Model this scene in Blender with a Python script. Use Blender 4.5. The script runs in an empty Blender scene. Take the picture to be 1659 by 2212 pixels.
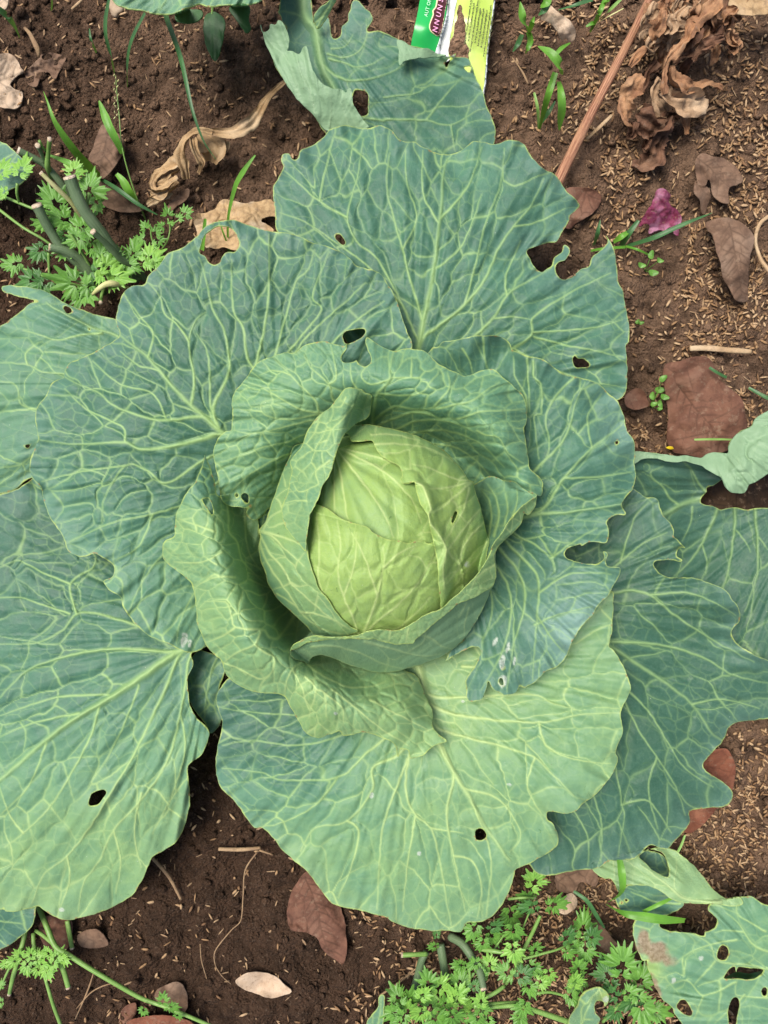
import bpy, math, random
import numpy as np
from mathutils import Matrix, Vector

# ------------------------------------------------------------------ camera, sky, sun, exposure
H = 0.72                                   # camera height above the soil (m)
W0, H0, F = 1659.0, 2212.0, 1659.0         # tracing units: picture width / height / focal length
scene = bpy.context.scene
cam_d = bpy.data.cameras.new("camera")
cam_d.sensor_fit = 'HORIZONTAL'; cam_d.sensor_width = 36.0; cam_d.lens = 36.0
cam_d.clip_start = 0.02; cam_d.clip_end = 300.0
cam = bpy.data.objects.new("camera", cam_d); scene.collection.objects.link(cam)
cam.location = (0, 0, H); cam.rotation_euler = (0, 0, 0)
scene.camera = cam
SUN_EL, SUN_AZ = math.radians(68), math.radians(-62)      # azimuth from +Y (top of picture) towards +X
world = bpy.data.worlds.new("World"); scene.world = world; world.use_nodes = True
wn = world.node_tree.nodes; wl = world.node_tree.links
sky = wn.new('ShaderNodeTexSky'); sky.sky_type = 'NISHITA'; sky.sun_disc = False
sky.sun_elevation = SUN_EL; sky.sun_rotation = SUN_AZ % (2*math.pi)
sky.air_density = 1.0; sky.dust_density = 4.0; sky.ozone_density = 0.6
wl.new(sky.outputs[0], wn['Background'].inputs[0]); wn['Background'].inputs[1].default_value = 0.085
sd = bpy.data.lights.new("sun", 'SUN'); sd.energy = 2.8; sd.angle = math.radians(30); sd.color = (1, .95, .87)
sun = bpy.data.objects.new("sun", sd); scene.collection.objects.link(sun)
sv = Vector((math.sin(SUN_AZ)*math.cos(SUN_EL), math.cos(SUN_AZ)*math.cos(SUN_EL), math.sin(SUN_EL)))
sun.rotation_euler = sv.to_track_quat('Z', 'Y').to_euler(); sun.location = sv*3
vs = scene.view_settings
vs.view_transform = 'Standard'; vs.look = 'None'; vs.gamma = 1.0; vs.use_curve_mapping = False
vs.exposure = 0.80

# ------------------------------------------------------------------ helpers
rng = np.random.default_rng(7); random.seed(7)
C = scene.collection
K = 3000/1659.0
def Rg(x0, y0, w):                          # zoomed crop of the photo -> tracing units
    return lambda *p: [((x0+u*w/1659.0)/K, (y0+v*w/1659.0)/K) for u, v in p]
def pos(px, py, z):
    px, py, z = np.asarray(px, float), np.asarray(py, float), np.asarray(z, float)
    s = (H-z)/F
    return np.stack([(px-W0/2)*s, -(py-H0/2)*s, z+0*px], -1)
_tab = rng.random((256, 256)).astype(np.float32)
def vnoise(x, y, sc, seed=0):
    x = np.asarray(x, np.float64)/sc+seed*17.31; y = np.asarray(y, np.float64)/sc+seed*9.73
    xi = np.floor(x).astype(int); yi = np.floor(y).astype(int); fx = x-xi; fy = y-yi
    fx = fx*fx*(3-2*fx); fy = fy*fy*(3-2*fy)
    a = _tab[yi & 255, xi & 255]; b = _tab[yi & 255, (xi+1) & 255]
    c = _tab[(yi+1) & 255, xi & 255]; d = _tab[(yi+1) & 255, (xi+1) & 255]
    return (a*(1-fx)+b*fx)*(1-fy)+(c*(1-fx)+d*fx)*fy-0.5
def fbm(x, y, sc, seed=0, o=4, g=.5):
    r = 0; a = 1
    for i in range(o): r = r+a*vnoise(x, y, sc/2**i, seed+i); a *= g
    return r
def ground_z(X, Y):
    X = np.asarray(X, float); Y = np.asarray(Y, float)
    f = np.exp(-np.maximum(0, np.maximum(np.abs(X)-.395, np.abs(Y)-.515))*22)
    z = .022*vnoise(X, Y, .16, 3)+.012*vnoise(X, Y, .06, 5)
    t = fbm(X, Y, .022, 11, 4, .55)
    z = z+.011*t+.006*np.abs(vnoise(X, Y, .012, 23))+.0028*vnoise(X, Y, .0042, 31)
    return z*f-.004
def catmull(P, step, closed):
    P = np.asarray(P, float); n = len(P); out = []
    rngi = range(n) if closed else range(n-1)
    for i in rngi:
        if closed: p0, p1, p2, p3 = P[i-1], P[i], P[(i+1) % n], P[(i+2) % n]
        else: p0, p1, p2, p3 = P[max(i-1, 0)], P[i], P[i+1], P[min(i+2, n-1)]
        m = max(1, int(math.ceil(np.linalg.norm(p2[:2]-p1[:2])/step)))
        d1 = np.linalg.norm(p2-p1)
        m1 = (p2-p0)*.5; m2 = (p3-p1)*.5
        for m_, in ((m1,), (m2,)):
            l = np.linalg.norm(m_)
            if l > d1*1.0 and l > 0: m_ *= d1/l
        for k in range(m):
            t = k/m; t2 = t*t; t3 = t2*t
            out.append((2*t3-3*t2+1)*p1+(t3-2*t2+t)*m1+(-2*t3+3*t2)*p2+(t3-t2)*m2)
    if not closed: out.append(P[-1])
    return np.array(out)
def tps(ctrl):
    c = np.array(ctrl, float); P = c[:, :2]/300.0; n = len(P)
    r = np.linalg.norm(P[:, None]-P[None], axis=2)
    Kk = np.where(r > 0, r*r*np.log(r+1e-12), 0)+np.eye(n)*.004
    A = np.zeros((n+3, n+3)); A[:n, :n] = Kk; A[:n, n] = 1; A[:n, n+1:] = P; A[n, :n] = 1; A[n+1:, :n] = P.T
    w = np.linalg.solve(A, np.concatenate([c[:, 2], [0, 0, 0]]))
    def f(x, y):
        x = np.asarray(x)/300.0; y = np.asarray(y)/300.0
        z = w[n]+w[n+1]*x+w[n+2]*y
        for i in range(n):
            r2 = (x-P[i, 0])**2+(y-P[i, 1])**2
            z = z+w[i]*.5*r2*np.log(r2+1e-12)
        return z
    return f
def segdist(px, py, A, B, margin):
    """nearest segment (distance, index, t) for lattice arrays, blockwise"""
    ny, nx = px.shape; d = np.full((ny, nx), 1e3); idx = np.zeros((ny, nx), int); tt = np.zeros((ny, nx))
    bs = 24
    lo = np.minimum(A, B); hi = np.maximum(A, B)
    for j in range(0, ny, bs):
        for i in range(0, nx, bs):
            x = px[j:j+bs, i:i+bs]; y = py[j:j+bs, i:i+bs]
            s = np.where((hi[:, 0] > x.min()-margin) & (lo[:, 0] < x.max()+margin) & (hi[:, 1] > y.min()-margin) & (lo[:, 1] < y.max()+margin))[0]
            if not len(s): continue
            a = A[s]; e = B[s]-a; L = (e**2).sum(1)+1e-9
            dx = x[..., None]-a[:, 0]; dy = y[..., None]-a[:, 1]
            t = np.clip((dx*e[:, 0]+dy*e[:, 1])/L, 0, 1)
            q = (dx-t*e[:, 0])**2+(dy-t*e[:, 1])**2
            k = q.argmin(2)
            d[j:j+bs, i:i+bs] = np.sqrt(np.take_along_axis(q, k[..., None], 2)[..., 0])
            idx[j:j+bs, i:i+bs] = s[k]; tt[j:j+bs, i:i+bs] = np.take_along_axis(t, k[..., None], 2)[..., 0]
    return d, idx, tt
S = 2.2                                    # lattice spacing of leaf meshes (tracing units)
BX0, BY0 = -420.0, -520.0
BNX, BNY = int(2500/S), int(3260/S)
_bx = BX0+np.arange(BNX)*S; _by = BY0+np.arange(BNY)*S
_gx, _gy = np.meshgrid(_bx, _by)
_p = pos(_gx, _gy, 0*_gx)
BUF = ground_z(_p[..., 0], _p[..., 1]); GND = BUF.copy()
def buf_at(x, y, B=None):
    B = BUF if B is None else B
    i = np.clip(((np.asarray(x)-BX0)/S).round().astype(int), 0, BNX-1); j = np.clip(((np.asarray(y)-BY0)/S).round().astype(int), 0, BNY-1)
    return B[j, i]
def sstep(a, b, x):
    t = np.clip((x-a)/(b-a), 0, 1); return t*t*(3-2*t)

def patch(out, z, holes=(), ribs=(), base=None, cell=30, el=1.6, blister=.0007, ruffle=.003, rufw=40, ruflen=60,
          under=0., tint=0., scars=(), wob=1.1, gap=.003, rough=.0015, veinw=1.0, fine=1.0, smooth=.004, seed=1, drape=True, ribh=1.0, keep=True, zfun=None, fold=.0028, vmul=1.0, bloom=.30, burns=()):
    loops = []
    for k, P in enumerate([out]+list(holes)):
        q = catmull(P, 5.0, True)
        nx_ = np.roll(q, -1, 0)-np.roll(q, 1, 0); nx_ /= np.linalg.norm(nx_, axis=1)[:, None]+1e-9
        w = vnoise(q[:, 0], q[:, 1], 9, seed+5)*wob*2+vnoise(q[:, 0], q[:, 1], 24, seed+6)*wob*2.5
        loops.append(q+np.stack([nx_[:, 1], -nx_[:, 0]], 1)*w[:, None])
    allp = np.concatenate(loops)
    i0 = int((allp[:, 0].min()-BX0)/S)-3; i1 = int((allp[:, 0].max()-BX0)/S)+4
    j0 = int((allp[:, 1].min()-BY0)/S)-3; j1 = int((allp[:, 1].max()-BY0)/S)+4
    i0 = max(i0, 0); j0 = max(j0, 0); i1 = min(i1, BNX-1); j1 = min(j1, BNY-1)
    gx, gy = _gx[j0:j1+1, i0:i1+1].copy(), _gy[j0:j1+1, i0:i1+1].copy()
    A = np.concatenate(loops); B = np.concatenate([np.roll(q, -1, 0) for q in loops])
    ins = np.zeros(gx.shape, bool)
    for r in range(gx.shape[0]):
        y = gy[r, 0]+1e-4
        m = (A[:, 1] > y) != (B[:, 1] > y)
        a, b = A[m], B[m]
        xs = np.sort(a[:, 0]+(y-a[:, 1])/(b[:, 1]-a[:, 1])*(b[:, 0]-a[:, 0]))
        ins[r] = (np.searchsorted(xs, gx[r]) % 2) == 1
    d, idx, tt = segdist(gx, gy, A, B, 46)
    near = A[idx]+(B[idx]-A[idx])*tt[..., None]
    quad = ins[:-1, :-1] | ins[1:, :-1] | ins[:-1, 1:] | ins[1:, 1:]
    used = np.zeros(gx.shape, bool)
    used[:-1, :-1] |= quad; used[1:, :-1] |= quad; used[:-1, 1:] |= quad; used[1:, 1:] |= quad
    px = np.where(ins, gx, np.where(d < 40, near[..., 0], gx)); py = np.where(ins, gy, np.where(d < 40, near[..., 1], gy))
    edge = np.where(ins, np.minimum(d, 99), 0.)
    # ---- veins
    vein = np.zeros(gx.shape); rib = np.zeros(gx.shape); dirx = np.zeros(gx.shape); diry = np.zeros(gx.shape)
    if base is None: base = (808, 1160)
    bx, by = px-base[0], py-base[1]; bl = np.hypot(bx, by)+1e-6
    c2 = (bx*bx-by*by)/bl**2*1e-4; s2 = 2*bx*by/bl**2*1e-4
    wx = px+fbm(px, py, 38, seed+40, 3)*9; wy = py+fbm(px, py, 38, seed+50, 3)*9
    if ribs:
        RA, RB, RW, RV = [], [], [], []
        for w0, w1, P in ribs:
            q = catmull(P, 9.0, False); n = len(q)-1
            RA.append(q[:-1]); RB.append(q[1:]); tq = np.linspace(0, 1, n); RW.append(w0*(1.3 if w0 > 10 else 1.02)+(w1-w0*(1.3 if w0 > 10 else 1.02))*tq**.6); RV.append(1-.5*tq**2.5)
        RA = np.concatenate(RA); RB = np.concatenate(RB); RW = np.concatenate(RW); RV = np.concatenate(RV)
        jx = px+vnoise(px, py, 14, seed+61)*2.2; jy = py+vnoise(px, py, 14, seed+62)*2.2
        ny, nx = px.shape; bs = 24; mg = 70
        for j in range(0, ny, bs):
            for i in range(0, nx, bs):
                sl = np.s_[j:j+bs, i:i+bs]; x = jx[sl]; y = jy[sl]
                s = np.where((np.maximum(RA[:, 0], RB[:, 0]) > x.min()-mg) & (np.minimum(RA[:, 0], RB[:, 0]) < x.max()+mg) &
                             (np.maximum(RA[:, 1], RB[:, 1]) > y.min()-mg) & (np.minimum(RA[:, 1], RB[:, 1]) < y.max()+mg))[0]
                if not len(s): continue
                a = RA[s]; e = RB[s]-a; L = (e**2).sum(1)+1e-9
                dx = x[..., None]-a[:, 0]; dy = y[..., None]-a[:, 1]
                t = np.clip((dx*e[:, 0]+dy*e[:, 1])/L, 0, 1)
                q = np.sqrt((dx-t*e[:, 0])**2+(dy-t*e[:, 1])**2)
                w = RW[s]
                v = np.exp(-(q/np.maximum(w*.52, 1.7))**2)
                vein[sl] = (v*RV[s]).max(2)
                rib[sl] = (v*np.minimum(w, 14)).max(2)
                wt = 1/(q*q+60)
                c2[sl] += (wt*((e[:, 0]**2-e[:, 1]**2)/L)).sum(2); s2[sl] += (wt*(2*e[:, 0]*e[:, 1]/L)).sum(2)
    ang = .5*np.arctan2(s2, c2); dirx = np.cos(ang); diry = np.sin(ang)
    def voro(c, e_, sd_):
        st = c
        nxs = int((gx.max()-gx.min())/st)+3; nys = int((gy.max()-gy.min())/(st))+3
        r_ = np.random.default_rng(sd_)
        sx = gx.min()-st+(np.arange(nxs)[None]+r_.uniform(-.35, 1.25, (nys, nxs)))*st
        sy = gy.min()-st+(np.arange(nys)[:, None]+r_.uniform(-.35, 1.25, (nys, nxs)))*st
        sx = sx.ravel(); sy = sy.ravel()
        if e_ > 1:
            kp = r_.random(len(sx)) < 1/e_**.8; sx = sx[kp]; sy = sy[kp]
        dd = (sx[:, None]-sx[None])**2+(sy[:, None]-sy[None])**2; dd[np.triu_indices(len(sx))] = 1e9
        kp = dd.min(1) > (.5*c)**2; sx = sx[kp]; sy = sy[kp]
        f1 = np.zeros(gx.shape); f2 = np.full(gx.shape, 1e3); bs = 16; mg = 2.4*c*e_
        ny, nx = gx.shape
        for j in range(0, ny, bs):
            for i in range(0, nx, bs):
                sl = np.s_[j:j+bs, i:i+bs]
                if not used[sl].any(): continue
                x = wx[sl]; y = wy[sl]
                s = np.where((sx > x.min()-mg) & (sx < x.max()+mg) & (sy > y.min()-mg) & (sy < y.max()+mg))[0]
                if len(s) < 2: continue
                dx = x[..., None]-sx[s]; dy = y[..., None]-sy[s]
                a = (dx*dirx[sl][..., None]+dy*diry[sl][..., None])/e_; b = dx*diry[sl][..., None]-dy*dirx[sl][..., None]
                m2 = a*a+b*b; ix = np.argpartition(m2, 1, 2)[..., :2]; q = np.sort(np.take_along_axis(m2, ix, 2), 2)
                ex = sx[s][ix[..., 1]]-sx[s][ix[..., 0]]; ey = sy[s][ix[..., 1]]-sy[s][ix[..., 0]]
                aa = (ex*dirx[sl]+ey*diry[sl])/e_; bb = ex*diry[sl]-ey*dirx[sl]
                f1[sl] = 0; f2[sl] = (q[..., 1]-q[..., 0])/(np.sqrt(aa*aa+bb*bb)+1e-3)      # twice the distance to the cell wall
        return (f2-f1)
    dome = np.zeros(gx.shape); halo = np.zeros(gx.shape)
    if cell:
        cell = cell*1.42; el = 1+(el-1)*1.7; f = voro(cell, el, seed*31+1)
        tv = np.exp(-(f/(2.6*veinw*(1+.7*vnoise(px, py, 50, seed+71))))**2)
        fade = .54+.8*vnoise(px, py, 70, seed+70); halo = np.exp(-(f/13)**2)
        vein = np.maximum(vein, tv*np.clip(fade, .25, .95))
        dome = sstep(0, cell*.45, f)*(1-np.clip(rib/8, 0, 1))
        if fine > 0:
            f3 = voro(cell*.42, 1.3, seed*31+2)
            vein = np.maximum(vein, np.exp(-(f3/(2.4*veinw))**2)*.26*fine*np.clip(.7+1.3*vnoise(px, py, 80, seed+73), 0, 1.2))
    # ---- height
    zz = (zfun(px, py) if zfun else 0)+(tps(z)(px, py) if z is not None else 0)
    en = np.exp(-edge/rufw)
    th = np.arctan2(by, bx); fo = vnoise(th*14, bl/260., 1., seed+83)+.6*vnoise(th*31, bl/160., 1., seed+84)+.18*vnoise(th*52, bl/90., 1., seed+85)
    zz = zz+fold*2*fo*sstep(40, 330, bl)*(.5+.8*en)
    zz = zz+ruffle*(1.4*vnoise(px, py, ruflen, seed+80)+1.1*vnoise(px, py, ruflen*.45, seed+81))*en+rough*2*fbm(px, py, 90, seed+90, 3)
    if drape:
        b = buf_at(px, py)+gap
        zz = .5*(zz+b+np.sqrt((zz-b)**2+smooth**2))
    zz = zz+blister*1.25*(dome-.5)*(1-.6*en)+ribh*.00022*rib*(rib > 2)
    if keep:
        sub = BUF[j0:j1+1, i0:i1+1]; m = used
        sub[m] = np.maximum(sub[m], zz[m])
    # ---- scars (dry pale scraped spots): 0..1
    scar = np.zeros(gx.shape)
    for (sx_, sy_, r1, r2, an) in scars:
        dx = px-sx_; dy = py-sy_; c_, s_ = math.cos(an), math.sin(an)
        q = np.hypot((dx*c_+dy*s_)/r1, (-dx*s_+dy*c_)/r2)+vnoise(px, py, 7, seed+99)*.5
        scar = np.maximum(scar, 1-sstep(.75, 1.05, q))
    burn = np.zeros(gx.shape)
    for (sx_, sy_, r1, r2, an) in burns:
        dx = px-sx_; dy = py-sy_; c_, s_ = math.cos(an), math.sin(an)
        q = np.hypot((dx*c_+dy*s_)/r1, (-dx*s_+dy*c_)/r2)+fbm(px, py, 18, seed+98, 3)*.7
        burn = np.maximum(burn, 1-sstep(.5, 1.15, q))
    tn = tint(px, py)+0*px if callable(tint) else np.full(gx.shape, float(tint))
    bm_ = bloom(px, py)+.25*np.exp(-edge/38) if callable(bloom) else bloom*np.exp(-edge/38)+0*px
    bm_ = bm_*np.clip(.8+.9*fbm(px, py, 110, seed+130, 2), 0, 1.4); vein = vein*vmul
    # ---- mesh
    num = np.full(gx.shape, -1); num[used] = np.arange(used.sum())
    V = pos(px[used], py[used], zz[used])
    q = np.stack([num[:-1, :-1][quad], num[1:, :-1][quad], num[1:, 1:][quad], num[:-1, 1:][quad]], 1)
    Q = q
    e = np.concatenate([Q[:, [0, 1]], Q[:, [1, 2]], Q[:, [2, 3]], Q[:, [3, 0]]]); n = len(V)
    key = np.minimum(e[:, 0], e[:, 1])*n+np.maximum(e[:, 0], e[:, 1])
    u, ix, cnt = np.unique(key, return_index=True, return_counts=True)
    be = e[ix[cnt == 1]]; bv = np.unique(be); mp = np.full(n, -1); mp[bv] = n+np.arange(len(bv))
    V2 = V[bv]-np.array([0, 0, .0010])
    sk = np.stack([be[:, 1], be[:, 0], mp[be[:, 0]], mp[be[:, 1]]], 1)
    at = {k: np.concatenate([a[used], a[used][bv]]) for k, a in dict(vein=vein, halo=np.maximum(halo*.8, np.clip(rib/10, 0, 1)), edge=edge, bloom=bm_, burn=burn, scar=scar, tint=tn, under=np.full(gx.shape, float(under))).items()}
    at['uvx'] = np.concatenate([px[used], px[used][bv]])/100; at['uvy'] = np.concatenate([py[used], py[used][bv]])/100
    return np.concatenate([V, V2]), np.concatenate([Q, sk]), at

def mesh_obj(name, V, Fc, mat, parent=None, attrs=None, smooth=True):
    me = bpy.data.meshes.new(name)
    me.from_pydata(np.asarray(V).tolist(), [], Fc.tolist() if hasattr(Fc, 'tolist') else Fc)
    if attrs:
        for k, a in attrs.items():
            at = me.attributes.new(k, 'FLOAT', 'POINT'); at.data.foreach_set('value', np.asarray(a, np.float32))
    if smooth: me.polygons.foreach_set('use_smooth', np.ones(len(me.polygons), bool))
    me.materials.append(mat); me.update()
    o = bpy.data.objects.new(name, me); C.objects.link(o)
    if parent is not None:
        o.parent = parent; o.matrix_parent_inverse = Matrix.Translation(-parent.location) if parent.type == 'EMPTY' else Matrix.Identity(4)
    return o
def merge(parts):
    V = []; Fs = []; at = {}; n = 0
    for v, f, a in parts:
        V.append(v); Fs.append(f+n); n += len(v)
        for k in a: at.setdefault(k, []).append(a[k])
    return np.concatenate(V), np.concatenate(Fs), {k: np.concatenate(x) for k, x in at.items()}
def leaf(name, patches, mat, parent=None, label=None, cat=None, group=None):
    V, Fc, at = merge(patches)
    o = mesh_obj(name, V, Fc, mat, parent, at)
    if parent is None: tag(o, label, cat, group)
    elif label: o['label'] = label
    return o
def tag(o, label, cat, group=None, kind=None):
    if label: o['label'] = label
    if cat: o['category'] = cat
    if group: o['group'] = group
    if kind: o['kind'] = kind
    return o
def thing(name, px, py, label, cat, group=None, z=0.0):
    o = bpy.data.objects.new(name, None); C.objects.link(o); o.empty_display_size = .02
    o.location = Vector(pos(px, py, z).tolist()); return tag(o, label, cat, group)
def tube_geo(P, r, sides=8, cap=True, step=8, flat=1.0, seed=0, bump=0.0):
    """P: (px,py,z) control points, r: radius in tracing units (start,end) or list"""
    P = np.array(P, float); q = catmull(np.c_[P[:, :2], P[:, 2]*1659], step, False); n = len(q)
    z = q[:, 2]/1659; X = pos(q[:, 0], q[:, 1], z)
    rr = np.interp(np.linspace(0, 1, n), np.linspace(0, 1, len(r)), r)*(H-z)/F
    T = np.gradient(X, axis=0); T /= np.linalg.norm(T, axis=1)[:, None]+1e-9
    up = np.tile(np.array([0, 0, 1.]), (n, 1)); sidev = np.cross(T, up); l = np.linalg.norm(sidev, axis=1)[:, None]
    sidev = np.where(l > .05, sidev/np.maximum(l, 1e-6), np.array([1., 0, 0])); nv = np.cross(sidev, T)
    V = []
    for k in range(sides):
        a = 2*math.pi*k/sides-math.pi/2
        rb = rr*(1+bump*(vnoise(np.arange(n)*3.+k*50, np.full(n, seed*7.), 9, seed)))
        V.append(X+(sidev*math.cos(a)+nv*math.sin(a)*flat)*rb[:, None])
    V = np.stack(V, 1).reshape(-1, 3); Fc = []
    for i in range(n-1):
        for k in range(sides):
            k2 = (k+1) % sides
            Fc.append([i*sides+k, i*sides+k2, (i+1)*sides+k2, (i+1)*sides+k])
    if cap:
        Fc.append(list(range(sides))[::-1]); Fc.append([(n-1)*sides+k for k in range(sides)])
    L = np.concatenate([[0], np.cumsum(np.linalg.norm(np.diff(X, axis=0), axis=1))])*60
    return V, Fc, dict(uvx=np.tile(np.abs(np.arange(sides)/sides*2-1), n), uvy=np.repeat(L, sides))
def tube(name, P, r, mat, parent=None, **kw):
    V, Fc, at = tube_geo(P, r, **kw); return mesh_obj(name, V, Fc, mat, parent, at)
def ribbon_geo(P, w, across=4, step=6, vee=.25, tw=None, crumple=0.0, seed=0, curl=0.0):
    """blade / withered strip: P (px,py,z); w half widths (tracing units); tw twist (radians) along"""
    P = np.array(P, float); q = catmull(np.c_[P[:, :2], P[:, 2]*1659], step, False); n = len(q)
    z = q[:, 2]/1659; X = pos(q[:, 0], q[:, 1], z); t = np.linspace(0, 1, n)
    ww = np.interp(t, np.linspace(0, 1, len(w)), w)*(H-z)/F
    T = np.gradient(X, axis=0); T /= np.linalg.norm(T, axis=1)[:, None]+1e-9
    sv_ = np.cross(T, np.array([0, 0, 1.])); sv_ /= np.linalg.norm(sv_, axis=1)[:, None]+1e-6; nv = np.cross(sv_, T)
    a = np.interp(t, np.linspace(0, 1, len(tw)), tw) if tw is not None else np.zeros(n)
    s2 = sv_*np.cos(a)[:, None]+nv*np.sin(a)[:, None]; n2 = -sv_*np.sin(a)[:, None]+nv*np.cos(a)[:, None]
    rows = []
    for k in range(across+1):
        u = k/across*2-1
        off = vee*abs(u)+curl*u*u; si = np.arange(n)*step+seed*91.; kk = np.full(n, k*13.+seed*5)
        j = crumple*(vnoise(si, kk, 22, seed)+.45*vnoise(si, kk*1.7, 9, seed+3)+.15*vnoise(si, kk*2.3, 4.5, seed+7))+min(crumple, .6)*.55*math.sin(u*7+seed)
        rag = 1+min(crumple, .8)*(1.1*vnoise(si, np.full(n, 40.*np.sign(u)), 18, seed+11)+.35*vnoise(si, np.full(n, 40.*np.sign(u)), 6, seed+13))
        sl_ = crumple*.35*vnoise(si, np.full(n, 7.), 30, seed+17)
        rows.append(X+s2*(ww*(u*rag+sl_))[:, None]+n2*(ww*(off+j))[:, None])
    V = np.stack(rows, 1).reshape(-1, 3); m = across+1
    Fc = [[i*m+k, i*m+k+1, (i+1)*m+k+1, (i+1)*m+k] for i in range(n-1) for k in range(across)]
    uv = np.stack(np.meshgrid(np.linspace(-1, 1, m), t*max(1, n*step/30.)), -1).reshape(-1, 2)
    return V, Fc, {'uvx': uv[:, 0], 'uvy': uv[:, 1]}
def ribbon(name, P, w, mat, parent=None, **kw):
    V, Fc, at = ribbon_geo(P, w, **kw); return mesh_obj(name, V, Fc, mat, parent, at)

# ------------------------------------------------------------------ materials
class NT:
    def __init__(s, name):
        s.m = bpy.data.materials.new(name); s.m.use_nodes = True; s.t = s.m.node_tree; s.n = s.t.nodes
        s.b = s.n['Principled BSDF']; s.out = s.n['Material Output']
    def new(s, k, **kw):
        o = s.n.new(k)
        for a, v in kw.items(): setattr(o, a, v)
        return o
    def put(s, sock, v):
        if hasattr(v, 'is_linked'): s.t.links.new(v, sock)
        elif isinstance(v, (tuple, list)): sock.default_value = (*v, 1) if len(v) == 3 and sock.type == 'RGBA' else v
        else: sock.default_value = v
    def attr(s, n): return s.new('ShaderNodeAttribute', attribute_name=n).outputs['Fac']
    def math(s, op, a, b=0., c=0.):
        o = s.new('ShaderNodeMath', operation=op); s.put(o.inputs[0], a); s.put(o.inputs[1], b); s.put(o.inputs[2], c); return o.outputs[0]
    def mix(s, f, a, b, mode='MIX'):
        o = s.new('ShaderNodeMix', data_type='RGBA', blend_type=mode); s.put(o.inputs[0], f); s.put(o.inputs[6], a); s.put(o.inputs[7], b); return o.outputs[2]
    def ramp(s, f, lo, hi, a=0., b=1.):
        o = s.new('ShaderNodeMapRange', interpolation_type='SMOOTHSTEP'); s.put(o.inputs[0], f)
        for k, v in zip((1, 2, 3, 4), (lo, hi, a, b)): s.put(o.inputs[k], v)
        return o.outputs[0]
    def vec(s, x, y, z=0.):
        o = s.new('ShaderNodeCombineXYZ'); s.put(o.inputs[0], x); s.put(o.inputs[1], y); s.put(o.inputs[2], z); return o.outputs[0]
    def noise(s, v, sc, det=3., rough=.5, dist=0.):
        o = s.new('ShaderNodeTexNoise'); 
        if v is not None: s.put(o.inputs['Vector'], v)
        s.put(o.inputs['Scale'], sc); s.put(o.inputs['Detail'], det); s.put(o.inputs['Roughness'], rough); s.put(o.inputs['Distortion'], dist); return o.outputs[0]
    def vor(s, v, sc, feature='DISTANCE_TO_EDGE'):
        o = s.new('ShaderNodeTexVoronoi', feature=feature); s.put(o.inputs['Vector'], v); s.put(o.inputs['Scale'], sc); return o
    def objco(s): return s.new('ShaderNodeNewGeometry').outputs['Position']
    def bump(s, h, st, dist):
        o = s.new('ShaderNodeBump'); s.put(o.inputs['Height'], h); s.put(o.inputs['Strength'], st); s.put(o.inputs['Distance'], dist); return o.outputs[0]
    def fin(s, col, rough=.6, spec=.4, normal=None, trans=0., tcol=None):
        s.put(s.b.inputs['Base Color'], col); s.put(s.b.inputs['Roughness'], rough); s.put(s.b.inputs['Specular IOR Level'], spec)
        if normal is not None: s.put(s.b.inputs['Normal'], normal)
        if trans:
            t = s.new('ShaderNodeBsdfTranslucent'); s.put(t.inputs[0], tcol if tcol is not None else col)
            mx = s.new('ShaderNodeMixShader'); s.put(mx.inputs[0], trans)
            s.t.links.new(s.b.outputs[0], mx.inputs[1]); s.t.links.new(t.outputs[0], mx.inputs[2]); s.t.links.new(mx.outputs[0], s.out.inputs[0])
        return s.m
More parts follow.
